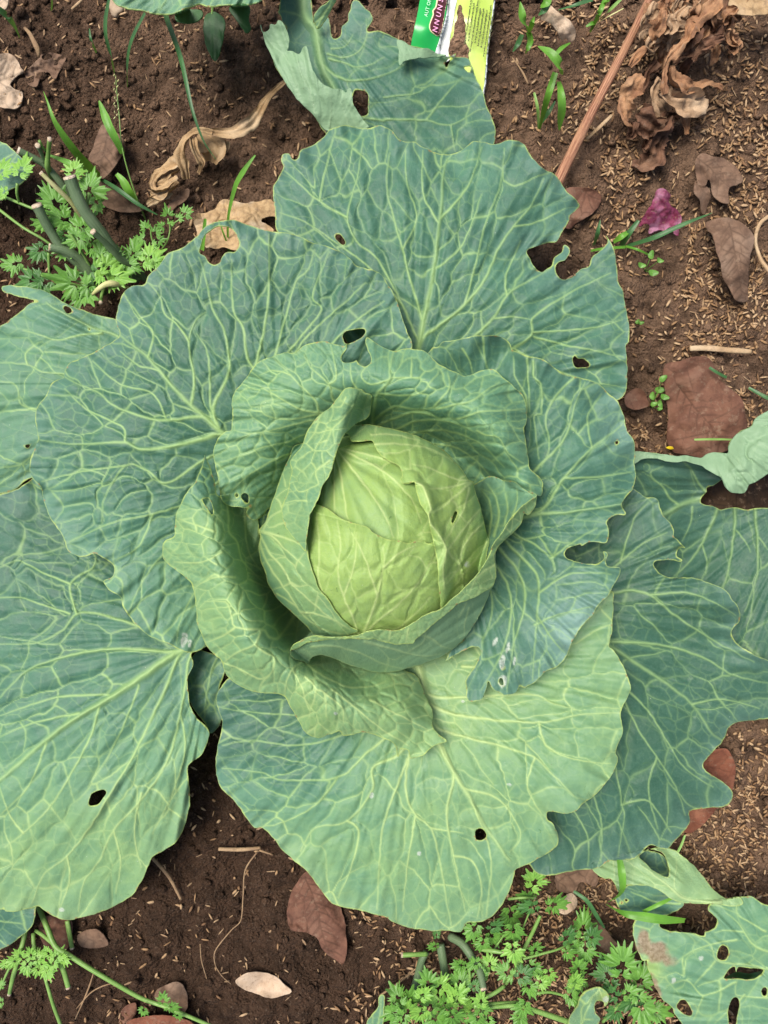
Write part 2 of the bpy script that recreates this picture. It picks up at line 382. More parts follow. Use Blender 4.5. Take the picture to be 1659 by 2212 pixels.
def cabbage_mat():
    s = NT('cabbage_leaf'); uv = s.vec(s.attr('uvx'), s.attr('uvy'))
    tint = s.attr('tint'); vein = s.attr('vein'); edge = s.attr('edge'); und = s.attr('under'); scar = s.attr('scar')
    n1 = s.noise(uv, 1.1, 3.); n2 = s.noise(uv, 3.3, 4., .6); n3 = s.noise(uv, 14., 4., .6)
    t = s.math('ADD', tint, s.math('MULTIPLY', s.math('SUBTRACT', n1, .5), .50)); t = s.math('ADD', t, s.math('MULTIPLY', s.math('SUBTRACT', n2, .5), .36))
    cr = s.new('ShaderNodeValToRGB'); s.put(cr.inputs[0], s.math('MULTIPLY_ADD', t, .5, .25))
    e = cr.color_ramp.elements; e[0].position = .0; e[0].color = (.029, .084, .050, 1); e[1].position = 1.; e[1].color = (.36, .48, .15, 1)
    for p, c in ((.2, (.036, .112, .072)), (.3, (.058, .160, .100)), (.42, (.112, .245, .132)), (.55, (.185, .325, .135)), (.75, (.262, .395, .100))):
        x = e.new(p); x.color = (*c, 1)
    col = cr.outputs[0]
    col = s.mix(s.math('MULTIPLY', s.ramp(n3, .35, .75), .09), col, (.16, .27, .19))           # waxy bloom mottling
    col = s.mix(s.attr('bloom'), col, s.mix(s.ramp(tint, .1, .8), (.165, .285, .245), (.30, .42, .17)))
    n5 = s.noise(uv, 70., 3., .7); n6 = s.noise(uv, 24., 3., .6)
    col = s.mix(s.ramp(n5, .35, .70, 0., .20), col, s.mix(.5, col, (.02, .06, .03))); col = s.mix(s.ramp(n6, .52, .72, 0., .12), col, (.17, .30, .22))
    # rubbed-off wax: dark green scratches
    w = s.noise(s.vec(s.math('MULTIPLY', s.attr('uvx'), 1.0), s.math('MULTIPLY', s.attr('uvy'), 1.)), 6.5, 6., .72, 1.2)
    msk = s.math('MULTIPLY', s.ramp(w, .60, .66), s.ramp(s.noise(uv, 1.7, 2.), .50, .64))
    col = s.mix(s.math('MULTIPLY', msk, .55), col, (.05, .125, .035))
    col = s.mix(s.math('MULTIPLY', s.attr('halo'), .15), col, s.mix(.5, col, (.26, .42, .14)))
    vc = s.mix(s.ramp(tint, .1, 1.0), (.285, .445, .165), (.52, .62, .26))
    col = s.mix(s.math('MULTIPLY', vein, s.ramp(tint, .5, 1.1, .95, .62)), col, vc)
    em = s.ramp(s.math('ADD', edge, s.math('MULTIPLY', s.math('SUBTRACT', n2, .5), 9.)), -1.2, 3.2, .88, 0.)
    col = s.mix(em, col, (.38, .49, .13))
    eb = s.math('MULTIPLY', s.ramp(s.noise(uv, 9., 3.), .60, .68), s.ramp(edge, 1.5, 4.5, 1., 0.)); col = s.mix(s.math('MULTIPLY', eb, .8), col, (.27, .17, .07))
    pale = s.mix(s.math('MULTIPLY', vein, .35), (.20, .32, .185), (.29, .42, .24))
    col = s.mix(und, col, pale)
    col = s.mix(s.math('MULTIPLY', scar, s.ramp(n3, .30, .55, .2, .8)), col, (.44, .49, .42))
    ds = s.ramp(s.noise(uv, 30., 2.), .70, .74); col = s.mix(s.math('MULTIPLY', s.math('MULTIPLY', ds, s.ramp(n1, .45, .6)), .7), col, (.10, .065, .03))
    col = s.mix(s.math('MULTIPLY', s.attr('burn'), .85), col, s.mix(s.ramp(n3, .4, .65), (.27, .19, .13), (.17, .10, .06)))
    spk = s.vor(uv, 5.5, 'F1'); sp = s.ramp(spk.outputs['Distance'], .03, .055, 1., 0.)
    pick = s.ramp(s.noise(uv, 5.5, 0.), .60, .62)
    col = s.mix(s.math('MULTIPLY', s.math('MULTIPLY', sp, pick), .6), col, (.5, .56, .45))
    bm = s.bump(s.math('ADD', s.math('MULTIPLY', s.noise(uv, 7., 3., .55), 2.2), s.math('ADD', s.math('MULTIPLY', n3, .6), s.noise(uv, 45., 3.))), .26, .0014)
    return s.fin(col, s.ramp(n2, .3, .7, .46, .60), .36, bm, .10, s.mix(.5, col, (.25, .45, .06)))
M = {}
M['cab'] = cabbage_mat()
def dry_mat(name, c1, c2, c3, sc=1.0, rough=.8, trans=.05):
    s = NT(name); uv = s.vec(s.attr('uvx'), s.attr('uvy')); P = s.objco()
    n = s.noise(P, 90*sc, 5., .65); n2 = s.noise(P, 350*sc, 4., .6); n3 = s.noise(P, 28*sc, 2.)
    col = s.mix(s.ramp(n, .32, .68), c1, c2); col = s.mix(s.math('MULTIPLY', s.ramp(n3, .5, .72), .7), col, c3)
    col = s.mix(s.math('MULTIPLY', s.attr('vein'), .85), col, tuple(x*.42 for x in c1))
    bl = s.noise(P, 42*sc, 6., .7, .8); col = s.mix(s.math('MULTIPLY', s.ramp(bl, .56, .70), .6), col, tuple(x*.42 for x in c2))
    du = s.noise(P, 130*sc, 5., .7); col = s.mix(s.ramp(du, .54, .68, 0., .55), col, (.23, .155, .105))
    sp = s.ramp(s.noise(P, 700., 2.), .66, .72); col = s.mix(s.math('MULTIPLY', sp, .5), col, (.05, .032, .022))
    bm = s.bump(s.math('ADD', n, s.math('MULTIPLY', n2, .6)), .6, .0016)
    return s.fin(col, rough, .25, bm, trans)
M['brown'] = dry_mat('dry_leaf_brown', (.170, .082, .052), (.115, .052, .034), (.22, .125, .085))
M['redbrown'] = dry_mat('dry_leaf_red', (.21, .078, .044), (.15, .052, .03), (.25, .12, .07))
M['tan'] = dry_mat('dry_leaf_tan', (.43, .30, .165), (.29, .185, .09), (.52, .40, .26))
M['greyleaf'] = dry_mat('dry_leaf_grey', (.19, .115, .074), (.115, .068, .045), (.27, .185, .13))
M['pale'] = dry_mat('dry_leaf_pale', (.52, .40, .29), (.43, .31, .21), (.30, .19, .12))
M['purple'] = dry_mat('purple_leaf', (.24, .05, .11), (.11, .012, .03), (.44, .22, .32), 2.2)
M['crumple'] = dry_mat('withered_leaf', (.36, .195, .10), (.21, .105, .058), (.46, .28, .155), 1.3)
M['crumpledark'] = dry_mat('withered_leaf_dark', (.17, .085, .05), (.075, .038, .024), (.26, .15, .09), 1.3); M['crumplepale'] = dry_mat('withered_leaf_pale', (.44, .30, .185), (.30, .19, .11), (.52, .39, .26), 1.3)
M['darkleaf'] = dry_mat('rotten_leaf', (.045, .025, .014), (.02, .012, .008), (.08, .045, .022))
M['papery'] = dry_mat('papery_leaf', (.47, .33, .18), (.33, .215, .11), (.56, .47, .35), 1.6)
M['wood'] = dry_mat('pale_wood', (.46, .32, .19), (.36, .24, .13), (.52, .41, .27))
M['fibre'] = dry_mat('dry_fibre', (.33, .22, .12), (.22, .14, .08), (.42, .30, .18))
M['husk0'] = dry_mat('rice_husk', (.36, .225, .115), (.20, .12, .062), (.50, .35, .20), .6)
def husk_mat():
    s = NT('rice_husk'); P = s.objco(); r = s.attr('rnd'); n = s.noise(P, 500., 3., .6)
    col = s.mix(s.ramp(r, 0., .5), (.16, .088, .045), (.30, .18, .088)); col = s.mix(s.ramp(r, .5, 1.), col, (.45, .31, .18))
    col = s.mix(s.ramp(n, .4, .7, 0., .45), col, s.mix(.6, col, (.09, .05, .028)))
    return s.fin(col, .75, .25, s.bump(n, .4, .0006))
M['husk'] = husk_mat()
def soil_mat(name, dk=1.0):
    s = NT(name); P = s.objco()
    sp = s.new('ShaderNodeSeparateXYZ'); s.put(sp.inputs[0], P)
    n = s.noise(P, 9., 4., .6); n2 = s.noise(P, 55., 6., .65); n3 = s.noise(P, 420., 5., .65); n4 = s.noise(P, 1500., 3., .6)
    dry = s.ramp(s.math('ADD', s.math('MULTIPLY_ADD', sp.outputs[0], 1.1, s.math('MULTIPLY', sp.outputs[1], .55)), s.math('MULTIPLY', s.math('SUBTRACT', n, .5), .9)), -.34, .22)  # soil tone ramp: darker towards lower left, paler towards upper right, broken by noise
    col = s.mix(dry, tuple(x*dk for x in (.078, .044, .027)), tuple(x*dk for x in (.235, .145, .092)))
    col = s.mix(s.ramp(n2, .40, .66), col, s.mix(.75, col, tuple(x*dk for x in (.035, .020, .012)))); n7 = s.noise(P, 160., 6., .75, .6); col = s.mix(s.ramp(n7, .52, .66, 0., .6), col, s.mix(.8, col, tuple(x*dk for x in (.028, .016, .010))))
    col = s.mix(s.math('MULTIPLY', s.ramp(n3, .54, .72), .6), col, s.mix(.5, col, tuple(x*dk for x in (.34, .25, .18))))
    col = s.mix(s.math('MULTIPLY', s.ramp(n4, .58, .70), .4), col, tuple(x*dk for x in (.30, .22, .16)))
    v = s.vor(P, 330., 'F1').outputs['Distance']
    bm = s.bump(s.math('ADD', s.math('MULTIPLY', n3, 1.2), s.math('ADD', n2, s.math('MULTIPLY', v, -.7))), 1., .006)
    return s.fin(col, .95, .12, bm)
M['soil'] = soil_mat('soil'); M['crumb'] = soil_mat('soil_crumb', 1.12); M['mud'] = soil_mat('dried_mud', 1.7)
def green_mat(name, c1, c2, vc=None, trans=.22, rough=.45, sc=40):
    s = NT(name); P = s.objco(); n = s.noise(P, sc, 4., .6)
    col = s.mix(s.ramp(n, .3, .7), c1, c2)
    x = s.attr('uvx'); st = s.noise(s.vec(s.math('MULTIPLY', x, 9.), s.math('MULTIPLY', s.attr('uvy'), .35)), 1.6, 2.)
    col = s.mix(s.math('MULTIPLY', s.ramp(st, .42, .62), .30), col, vc or tuple(min(1, v*1.5) for v in c2))
    return s.fin(col, rough, .45, s.bump(s.noise(P, 600., 3.), .25, .0008), trans, s.mix(.4, col, (.30, .5, .03)))
M['grass'] = green_mat('grass_blade', (.075, .21, .022), (.13, .32, .035))
M['grassdark'] = green_mat('grass_blade_dark', (.032, .10, .035), (.055, .16, .05))
M['herb'] = green_mat('herb_leaf', (.075, .20, .028), (.135, .31, .05), sc=120)
M['herblight'] = green_mat('herb_leaf_light', (.14, .33, .05), (.22, .42, .07), sc=120)
M['herbdark'] = green_mat('herb_leaf_dark', (.04, .125, .03), (.07, .19, .04), sc=120)
M['weed'] = green_mat('weed_leaf', (.03, .10, .03), (.05, .15, .045), sc=60)
M['stem'] = green_mat('green_stem', (.12, .24, .045), (.20, .34, .09), trans=.05)
M['darkstem'] = green_mat('dark_stem', (.065, .115, .048), (.115, .175, .085), (.20, .25, .16), trans=.02, rough=.55)
M['palestem'] = green_mat('pale_stem', (.42, .44, .16), (.55, .52, .26), trans=.05)
M['cut'] = dry_mat('cut_pith', (.62, .53, .40), (.42, .30, .20), (.72, .66, .56), 3.)
M['stalk'] = green_mat('cabbage_stalk', (.26, .34, .17), (.36, .44, .24), trans=.0)
def bark_mat():
    s = NT('reddish_bark'); P = s.objco(); n = s.noise(P, 60., 4., .6)
    st = s.noise(s.vec(s.math('MULTIPLY', s.attr('uvx'), 5.), s.math('MULTIPLY', s.attr('uvy'), .22)), 2.2, 6., .7, .3)
    col = s.mix(s.ramp(st, .36, .62), (.20, .075, .042), (.47, .25, .145)); col = s.mix(s.math('MULTIPLY', s.ramp(n, .5, .7), .45), col, (.36, .20, .10))
    return s.fin(col, .55, .3, s.bump(st, 1., .0016))
M['bark'] = bark_mat()
def plain(name, c, c2=None, rough=.4, spec=.5, sc=60):
    s = NT(name); n = s.noise(s.objco(), sc, 4.)
    return s.fin(s.mix(s.ramp(n, .35, .7), c, c2 or tuple(x*.85 for x in c)), rough, spec, s.bump(n, .3, .002))
# ------------------------------------------------------------------ the soil
def build_ground():
    fx = np.linspace(-.40, .40, 350); fy = np.linspace(-.52, .52, 455)
    far = np.array([.48, .6, .8, 1.1, 1.6, 2.4, 4, 7, 12, 25, 50])
    xs = np.concatenate([-far[::-1], fx, far]); ys = np.concatenate([-far[::-1], fy, far])
    gx, gy = np.meshgrid(xs, ys); z = ground_z(gx, gy)
    V = np.stack([gx, gy, z], -1).reshape(-1, 3); nx, ny = len(xs), len(ys)
    i = np.arange(nx*ny).reshape(ny, nx)
    Q = np.stack([i[:-1, :-1], i[:-1, 1:], i[1:, 1:], i[1:, :-1]], -1).reshape(-1, 4)
    o = mesh_obj('ground', V, Q, M['soil']); o['kind'] = 'structure'
build_ground()
T = lambda c, r, *p: [(829.5*c+u/2, 553*r+v/2) for u, v in p]          # 2x tiles of the photo
Z560 = Rg(0, 0, 560); Z540 = Rg(540, 250, 600); Z2000 = Rg(2000, 0, 500); Z2200 = Rg(2200, 0, 800); Z2300 = Rg(2300, 600, 700)
R3 = Rg(0, 500, 750); R4 = Rg(1450, 3350, 800); R5 = Rg(2250, 3350, 750); R6 = Rg(0, 3500, 800); R8 = Rg(2450, 1550, 550)
PK = Rg(1580, 0, 400)
def zz(pts, *z): return [(p[0], p[1], h) for p, h in zip(pts, z if len(z) > 1 else [z[0]]*len(pts))]

# ------------------------------------------------------------------ litter lying on the soil
def litter(name, out, mat, label, cat='leaf', ribs=(), lift=.007, z=None, cell=16, rough=.006, ruffle=.009, group=None, holes=(), wob=1.0, seed=3, blister=.0006, base=None):
    c = np.mean(np.array(out), 0); ribs = list(ribs)
    if ribs:                                                          # side veins off the midrib
        q = catmull(ribs[0][2], 11.0, False)
        for i in range(1, len(q)-1):
            t_ = q[i+1]-q[i-1]; t_ = t_/(np.linalg.norm(t_)+1e-6); sgn = 1 if i % 2 else -1; nn = np.array([-t_[1], t_[0]])*sgn
            ribs.append((1.8, 1.0, [tuple(q[i]), tuple(q[i]+t_*10+nn*14), tuple(q[i]+t_*26+nn*30)]))
    p = patch(out, z if z else None, zfun=(None if z else (lambda x, y: np.full(np.shape(x), lift))), ribs=ribs, cell=cell, el=1.1, blister=blister, ruffle=ruffle,
              rough=rough, gap=.0012, wob=wob, seed=seed, holes=holes, base=base or tuple(c), fine=.3, smooth=.003, ribh=-.8, rufw=30, fold=.001)
    return leaf(name, [p], mat, None, label, cat, group)
G = 'fallen leaves on the soil'
litter('fallen_leaf', Z560((-90, 640), (0, 620), (90, 610), (150, 640), (200, 700), (230, 770), (280, 830), (200, 880), (130, 950), (110, 980), (180, 1040), (250, 1060), (260, 1130), (240, 1220), (180, 1260), (80, 1250), (0, 1240), (-90, 1200)),
       M['pale'], 'large beige dry leaf with a torn dark notch, beside a blackened leaf', group=G, ribs=[(5, 3, Z560((-60, 960), (100, 900), (280, 830)))], lift=.012, seed=11)
litter('fallen_leaf', Z560((280, 830), (350, 770), (440, 680), (560, 610), (650, 620), (760, 660), (740, 740), (690, 830), (640, 920), (600, 900), (560, 840), (480, 860), (420, 1000), (330, 980), (300, 900)),
       M['greyleaf'], 'grey-black decayed leaf remnant touching the large beige leaf', group=G, ribs=[(4, 2, Z560((290, 830), (500, 740), (740, 680)))], lift=.006, seed=12, holes=[Z560((470, 640), (560, 620), (610, 660), (520, 700))])
litter('fallen_leaf', Z560((-60, -60), (80, -60), (95, 40), (70, 90), (40, 110), (0, 90), (-60, 80)), M['pale'], 'pinkish beige dry leaf at a dark hollow above the grass blade', group=G, lift=.03, seed=13)
litter('fallen_leaf', T(0, 0, (400, 640), (440, 540), (470, 560), (530, 590), (540, 640), (520, 680), (480, 740), (440, 770), (430, 720), (380, 690)), M['greyleaf'], 'folded grey-brown leaf behind the bright green grass blade', group=G, ribs=[(3, 2, T(0, 0, (470, 560), (450, 650), (430, 740)))], lift=.014, seed=14)
litter('fallen_leaf', T(0, 0, (370, 760), (450, 790), (560, 850), (620, 900), (600, 915), (520, 915), (450, 890), (420, 850)), M['greyleaf'], 'long grey-purple leaf beside the cut green stems', group=G, lift=.010, seed=15)
litter('papery_debris', Z540((620, 1640), (720, 1610), (820, 1560), (900, 1480), (1000, 1470), (1150, 1500), (1300, 1490), (1420, 1470), (1480, 1520), (1520, 1650), (1400, 1640), (1330, 1700), (1460, 1800), (1200, 1860), (1085, 1900), (1080, 2000), (900, 1990), (720, 1970), (720, 1850), (640, 1850), (615, 1750)),
       M['papery'], 'crumbling papery tan leaf seen behind the holed cabbage leaf', group=G, lift=.018, rough=.008, ruffle=.008, wob=2.5, blister=.0016, cell=11, seed=16)
litter('fallen_leaf', T(1, 1, (1215, 470), (1290, 450), (1350, 432), (1400, 440), (1430, 480), (1450, 530), (1520, 590), (1545, 620), (1560, 680), (1570, 740), (1540, 770), (1500, 830), (1450, 850), (1380, 868), (1300, 860), (1250, 845), (1225, 800), (1225, 740), (1225, 640), (1210, 560)),
       M['brown'], 'largest smooth brown leaf, squarish, with a diagonal midrib', group=G, ribs=[(4, 2.5, T(1, 1, (1270, 560), (1330, 640), (1400, 720), (1440, 780), (1490, 840))), (2.5, 1.5, T(1, 1, (1400, 720), (1460, 690), (1540, 640))), (2.5, 1.5, T(1, 1, (1430, 760), (1330, 780), (1240, 800))), (2, 1.2, T(1, 1, (1330, 640), (1260, 660)))],
       z=[(1437, 788, .03), (1505, 769, .035), (1540, 800, .03), (1600, 870, .03), (1614, 925, .03), (1520, 985, .028), (1440, 950, .03), (1440, 870, .024), (1520, 880, .036), (1560, 920, .04)], seed=17, cell=22)
litter('fallen_leaf', Z2300((1085, 640), (1150, 610), (1280, 585), (1380, 620), (1470, 690), (1530, 770), (1525, 850), (1490, 950), (1480, 1100), (1475, 1240), (1465, 1365), (1360, 1350), (1310, 1250), (1250, 1150), (1220, 1020), (1180, 880), (1150, 760), (1100, 700)),
       M['greyleaf'], 'long tapering brown leaf beside the curled root', group=G, ribs=[(3, 2, Z2300((1300, 640), (1350, 900), (1420, 1340)))], z=[(1525, 480, .018), (1570, 470, .02), (1628, 520, .02), (1560, 570, .026), (1590, 640, .02), (1615, 650, .012)], seed=18)
litter('fallen_leaf', Z2300((1000, 30), (1050, 0), (1150, 20), (1250, 40), (1350, 110), (1420, 200), (1430, 260), (1380, 290), (1300, 320), (1290, 400), (1300, 460), (1230, 450), (1150, 390), (1130, 280), (1110, 230), (1080, 290), (1020, 270), (990, 200), (985, 100)),
       M['greyleaf'], 'lobed tan-brown leaf with a torn notch lying on rice husks', group=G, ribs=[(3.5, 2, Z2300((1000, 40), (1100, 110), (1180, 190), (1250, 270))), (2, 1.2, Z2300((1100, 110), (1200, 60)))], lift=.012, seed=19)
litter('fallen_leaf', Z2300((1000, 240), (1060, 290), (1120, 320), (1135, 390), (1110, 460), (1080, 560), (1040, 540), (1030, 430), (980, 370), (975, 300)), M['greyleaf'], 'narrow grey-brown leaf piece tucked under the lobed leaf', group=G, lift=.006, seed=20)
litter('fallen_leaf', T(1, 0, (760, 830), (830, 810), (900, 815), (940, 845), (930, 890), (890, 930), (840, 960), (800, 990), (760, 960)), M['brown'], 'pinkish brown leaf half hidden under the top cabbage leaf, below the reddish stalk', group=G, lift=.012, seed=21)
litter('purple_leaf', Z2300((640, 340), (700, 330), (760, 380), (740, 450), (800, 500), (860, 590), (850, 680), (830, 760), (790, 740), (760, 690), (710, 720), (640, 700), (560, 740), (545, 660), (470, 670), (480, 600), (550, 520), (600, 440)),
       M['purple'], 'crumpled magenta purple leaf beside a grass blade', rough=.010, ruffle=.010, lift=.016, wob=2.2, blister=.001, seed=22)
litter('fallen_leaf', T(1, 1, (1040, 610), (1080, 575), (1120, 580), (1140, 620), (1140, 650), (1090, 665), (1050, 650)), M['brown'], 'small brown leaf beside the little green seedling', group=G, lift=.010, seed=23)
litter('fallen_leaf', [(1500, 1650), (1545, 1620), (1570, 1618), (1585, 1640), (1589, 1670), (1580, 1710), (1550, 1745), (1530, 1770), (1500, 1795), (1480, 1800), (1470, 1770), (1480, 1700)], M['redbrown'], 'reddish brown leaf under the edge of the lower right cabbage leaf', group=G, lift=.022, seed=24)
litter('fallen_leaf', T(0, 3, (1320, 450), (1280, 500), (1250, 570), (1240, 640), (1255, 700), (1320, 710), (1370, 740), (1400, 790), (1450, 830), (1480, 850), (1500, 790), (1495, 720), (1490, 660), (1470, 600), (1430, 540), (1370, 440)), M['brown'],
       'oval brown leaf under the tip of the bottom cabbage leaf', group=G, ribs=[(3, 2, T(0, 3, (1320, 470), (1370, 600), (1390, 700), (1420, 800))), (2, 1, T(0, 3, (1350, 560), (1260, 600)))], lift=.016, seed=25)
litter('fallen_leaf', T(0, 3, (1020, 920), (1060, 890), (1120, 882), (1190, 900), (1230, 940), (1260, 968), (1210, 990), (1160, 995), (1110, 975), (1060, 960), (1030, 940)), M['pale'], 'small pale pink-beige leaf with pointed tips and dirt in its middle', group=G, lift=.012, z=[(510, 2119, .016), (560, 2105, .017), (630, 2143, .016), (580, 2155, .015), (568, 2130, .008)], seed=26, cell=0)
litter('fallen_leaf', T(0, 3, (540, 1106), (560, 1090), (620, 1075), (700, 1068), (770, 1080), (830, 1100), (860, 1140), (700, 1200), (560, 1180)), M['redbrown'], 'rounded orange-brown leaf under the long herb stem', group=G, z=[(270, 2212, .02), (350, 2193, .03), (415, 2210, .025), (350, 2240, .02)], seed=27, rough=.001, ruffle=.001)
litter('fallen_leaf', Z2000((410, 40), (480, 50), (550, 110), (640, 190), (740, 260), (790, 320), (820, 390), (815, 480), (790, 530), (740, 520), (700, 490), (650, 525), (610, 470), (570, 380), (520, 310), (460, 265), (380, 250), (390, 200), (420, 130)), M['pale'], 'curved whitish dry leaf lying between grass shoots', group=G, z=[(1175, 15, .03), (1170, 40, .02), (1210, 50, .026), (1225, 85, .018), (1240, 80, .02)], seed=28)
for k, (o, m, l) in enumerate([
    (T(1, 3, (740, 460), (800, 425), (890, 425), (925, 480), (910, 510), (850, 495), (820, 540), (750, 530)), 'greyleaf', 'pale grey-brown leaf scrap at the cabbage leaf edge above the herb'),
    (T(1, 3, (790, 550), (820, 545), (835, 590), (790, 630), (755, 615)), 'pale', 'small whitish leaf scrap behind the herb leaflets'),
    (T(1, 3, (880, 680), (920, 660), (960, 700), (1000, 750), (1040, 790), (990, 805), (940, 775), (895, 730)), 'greyleaf', 'pinkish grey leaf scrap between herb and holed cabbage leaf'),
    (T(0, 3, (680, 960), (740, 930), (780, 930), (805, 970), (810, 1030), (790, 1060), (720, 1050), (670, 1000)), 'greyleaf', 'dull purple-brown leaf above the long herb stem'),
    (T(0, 3, (530, 1040), (585, 1015), (592, 1060), (560, 1090), (515, 1110)), 'brown', 'small brown leaf below the long herb stem'),
    (T(0, 3, (200, 640), (300, 650), (310, 720), (280, 790), (200, 780), (170, 700)), 'brown', 'brown leaf in shade under the left cabbage leaf tip'),
    (T(0, 3, (340, 720), (420, 700), (470, 760), (420, 780), (350, 770)), 'greyleaf', 'small dull leaf scrap on dark soil below the left cabbage leaf')]):
    litter('leaf_scrap', o, M[m], l, group='small leaf scraps', lift=.010, seed=30+k)
litter('withered_leaf', T(1, 0, (1470, -40), (1480, 10), (1500, 35), (1530, 62), (1590, 66), (1659, 60), (1720, 40), (1720, -60)), M['tan'], 'yellowish withered leaf beside the hanging brown dried leaves', lift=.05, rough=.006, ruffle=.006, seed=41)
litter('rotten_leaf', R8((860, 1290), (880, 1150), (960, 1030), (1150, 960), (1400, 930), (1800, 900), (1800, 1400), (1400, 1400), (1050, 1390)), M['darkleaf'], 'blackened rotten leaf showing through the tear of the right cabbage leaf', lift=.02, ribs=[(4, 3, R8((1000, 1060), (940, 1200), (1000, 1300))), (3, 2, R8((1300, 1050), (1280, 1350))), (3, 2, R8((1500, 1050), (1500, 1350)))], seed=42)

def lump(name, px, py, r, mat, label=None, cat=None, parent=None, seed=0, zs=.7, group=None, elong=(1, 1), rot=0):
    import bmesh
    bm = bmesh.new(); bmesh.ops.create_icosphere(bm, subdivisions=3, radius=1)
    V = np.array([v.co for v in bm.verts]); Fc = [[v.index for v in f.verts] for f in bm.faces]; bm.free()
    n = 1+.5*fbm(V[:, 0]*10+seed*30, V[:, 1]*10+V[:, 2]*7, 9, seed, 3)
    V = V*n[:, None]*np.array([elong[0], elong[1], zs]); c, s_ = math.cos(rot), math.sin(rot)
    V[:, :2] = V[:, :2] @ np.array([[c, s_], [-s_, c]])
    rm = r*H/F; p = pos(px, py, 0); V = V*rm+np.array([p[0], p[1], float(ground_z(p[0], p[1]))+rm*zs*.45])
    o = mesh_obj(name, V, Fc, mat, parent)
    if parent is None: tag(o, label, cat, group)
    return o
M['stone'] = plain('stone', (.42, .32, .225), (.30, .22, .15), .85, .2, 150)
lump('stone', 257, 26, 19, M['stone'], 'pale tan stone under the top neighbouring cabbage leaf', 'stone', seed=3, elong=(.85, 1.15))
for k, (x, y, r) in enumerate([(64, 290, 13), (75, 22, 8), (40, 275, 12), (20, 285, 14), (245, 478, 15), (258, 250, 8), (60, 245, 9)]):
    lump('soil_clod', x, y, r, M['crumb'], ['rounded soil clod on bare earth by the beige leaf', 'small pinkish clod in the dark hollow', 'grey soil clod beside the beige leaf', 'flat soil clod under the beige leaf', 'grey clod at the foot of the seeding grass', 'small clod beside the seeding grass blade', 'small clod between beige leaf and grass'][k], 'clod', seed=k+5, group='soil clods')
# sticks, straws and roots
def stick(name, P, r, m, label, cat='stick', **kw):
    o = tube(name, P, r, M[m], None, **kw); tag(o, label, cat); return o
stick('stick', zz(T(1, 1, (1322, 400), (1400, 398), (1500, 407), (1588, 412)), .014, .014, .014, .013), (6, 7, 6.5, 5), 'wood', 'short flat pale wooden stick above the squarish brown leaf', flat=.5, bump=.3)
stick('straw', zz(T(0, 3, (945, 350), (1040, 352), (1125, 345)), .014, .015, .013), (4, 4.5, 3.5), 'fibre', 'thick dry straw on dark soil beside the bottom cabbage leaf', 'straw')
stick('straw', zz(T(0, 3, (1120, 355), (1180, 375)), .013, .012), (2.5, 1.5), 'fibre', 'short straw splinter at the end of the thick straw', 'straw')
stick('root', zz(T(0, 3, (1110, 365), (1060, 440), (1050, 560), (1040, 660), (1000, 700), (930, 790), (930, 850), (960, 900), (1000, 935)), .012, .012, .010, .012, .010, .012, .010, .012, .010), (1.8, 1.6, 1.4, 1.4, 1.2, 1.3, 1.2, 1, .7), 'fibre', 'long thin wavy root running to the pale pointed leaf', 'root')
stick('straw', zz(T(0, 3, (655, 385), (730, 470), (782, 568)), .02, .015, .010), (3.5, 4, 3), 'fibre', 'curved grey straw reaching out from under the left cabbage leaf', 'straw')
stick('straw', zz(T(0, 3, (412, 860), (380, 960), (325, 1085)), .010, .014, .010), (1.5, 2, 1.2), 'fibre', 'forked thin straw under the long herb stem', 'straw')
stick('straw', zz(T(0, 3, (330, 1040), (400, 965), (480, 932), (520, 950)), .010, .016, .014, .008), (1.2, 1.4, 1.4, .8), 'fibre', 'bent thin straw crossing the forked straw', 'straw')
stick('root', zz(T(0, 3, (865, 760), (870, 830), (890, 900), (905, 960)), .010, .012, .010, .008), (1.3, 1.2, 1.1, .7), 'fibre', 'short thin root left of the long wavy root', 'root')
stick('straw', zz(T(1, 0, (985, 498), (930, 550), (875, 602)), .016, .018, .012), (3.5, 4, 3), 'wood', 'flat pale straw beside the reddish stalk', 'straw', flat=.4)
stick('root', zz(Z2300((1700, 560), (1600, 630), (1555, 720), (1545, 820), (1570, 920), (1610, 1010), (1700, 1120)), .018, .018, .016, .014, .014, .016, .016), (4.5, 4.5, 4, 3.6, 4, 4.2, 4.5), 'wood', 'curled tan root at the tip of the long tapering brown leaf', 'root', bump=.35)
stick('straw', zz(T(1, 3, (-20, 985), (60, 930), (140, 865)), .012, .016, .012), (2, 2.4, 1.6), 'fibre', 'dry straw pointing at the cut herb stem stub', 'straw')
stick('straw', zz(T(0, 0, (310, 40), (335, 18), (362, -8)), .012, .014, .012), (2.5, 3, 2), 'wood', 'short pale straw above the pale stone', 'straw')
stick('straw', zz(Z2000((0, 745), (80, 850), (150, 960), (210, 1090)), .010, .012, .012, .010), (1.2, 1.4, 2.2, 2.4), 'fibre', 'thin dry stalk on soil right of the packet', 'straw')
stick('straw', zz(Z560((280, 320), (350, 400), (430, 560), (445, 660)), .014, .02, .02, .014), (3, 5, 6, 4), 'fibre', 'flat orange-brown fibre strip above the beige leaf', 'straw', flat=.35, bump=.6)

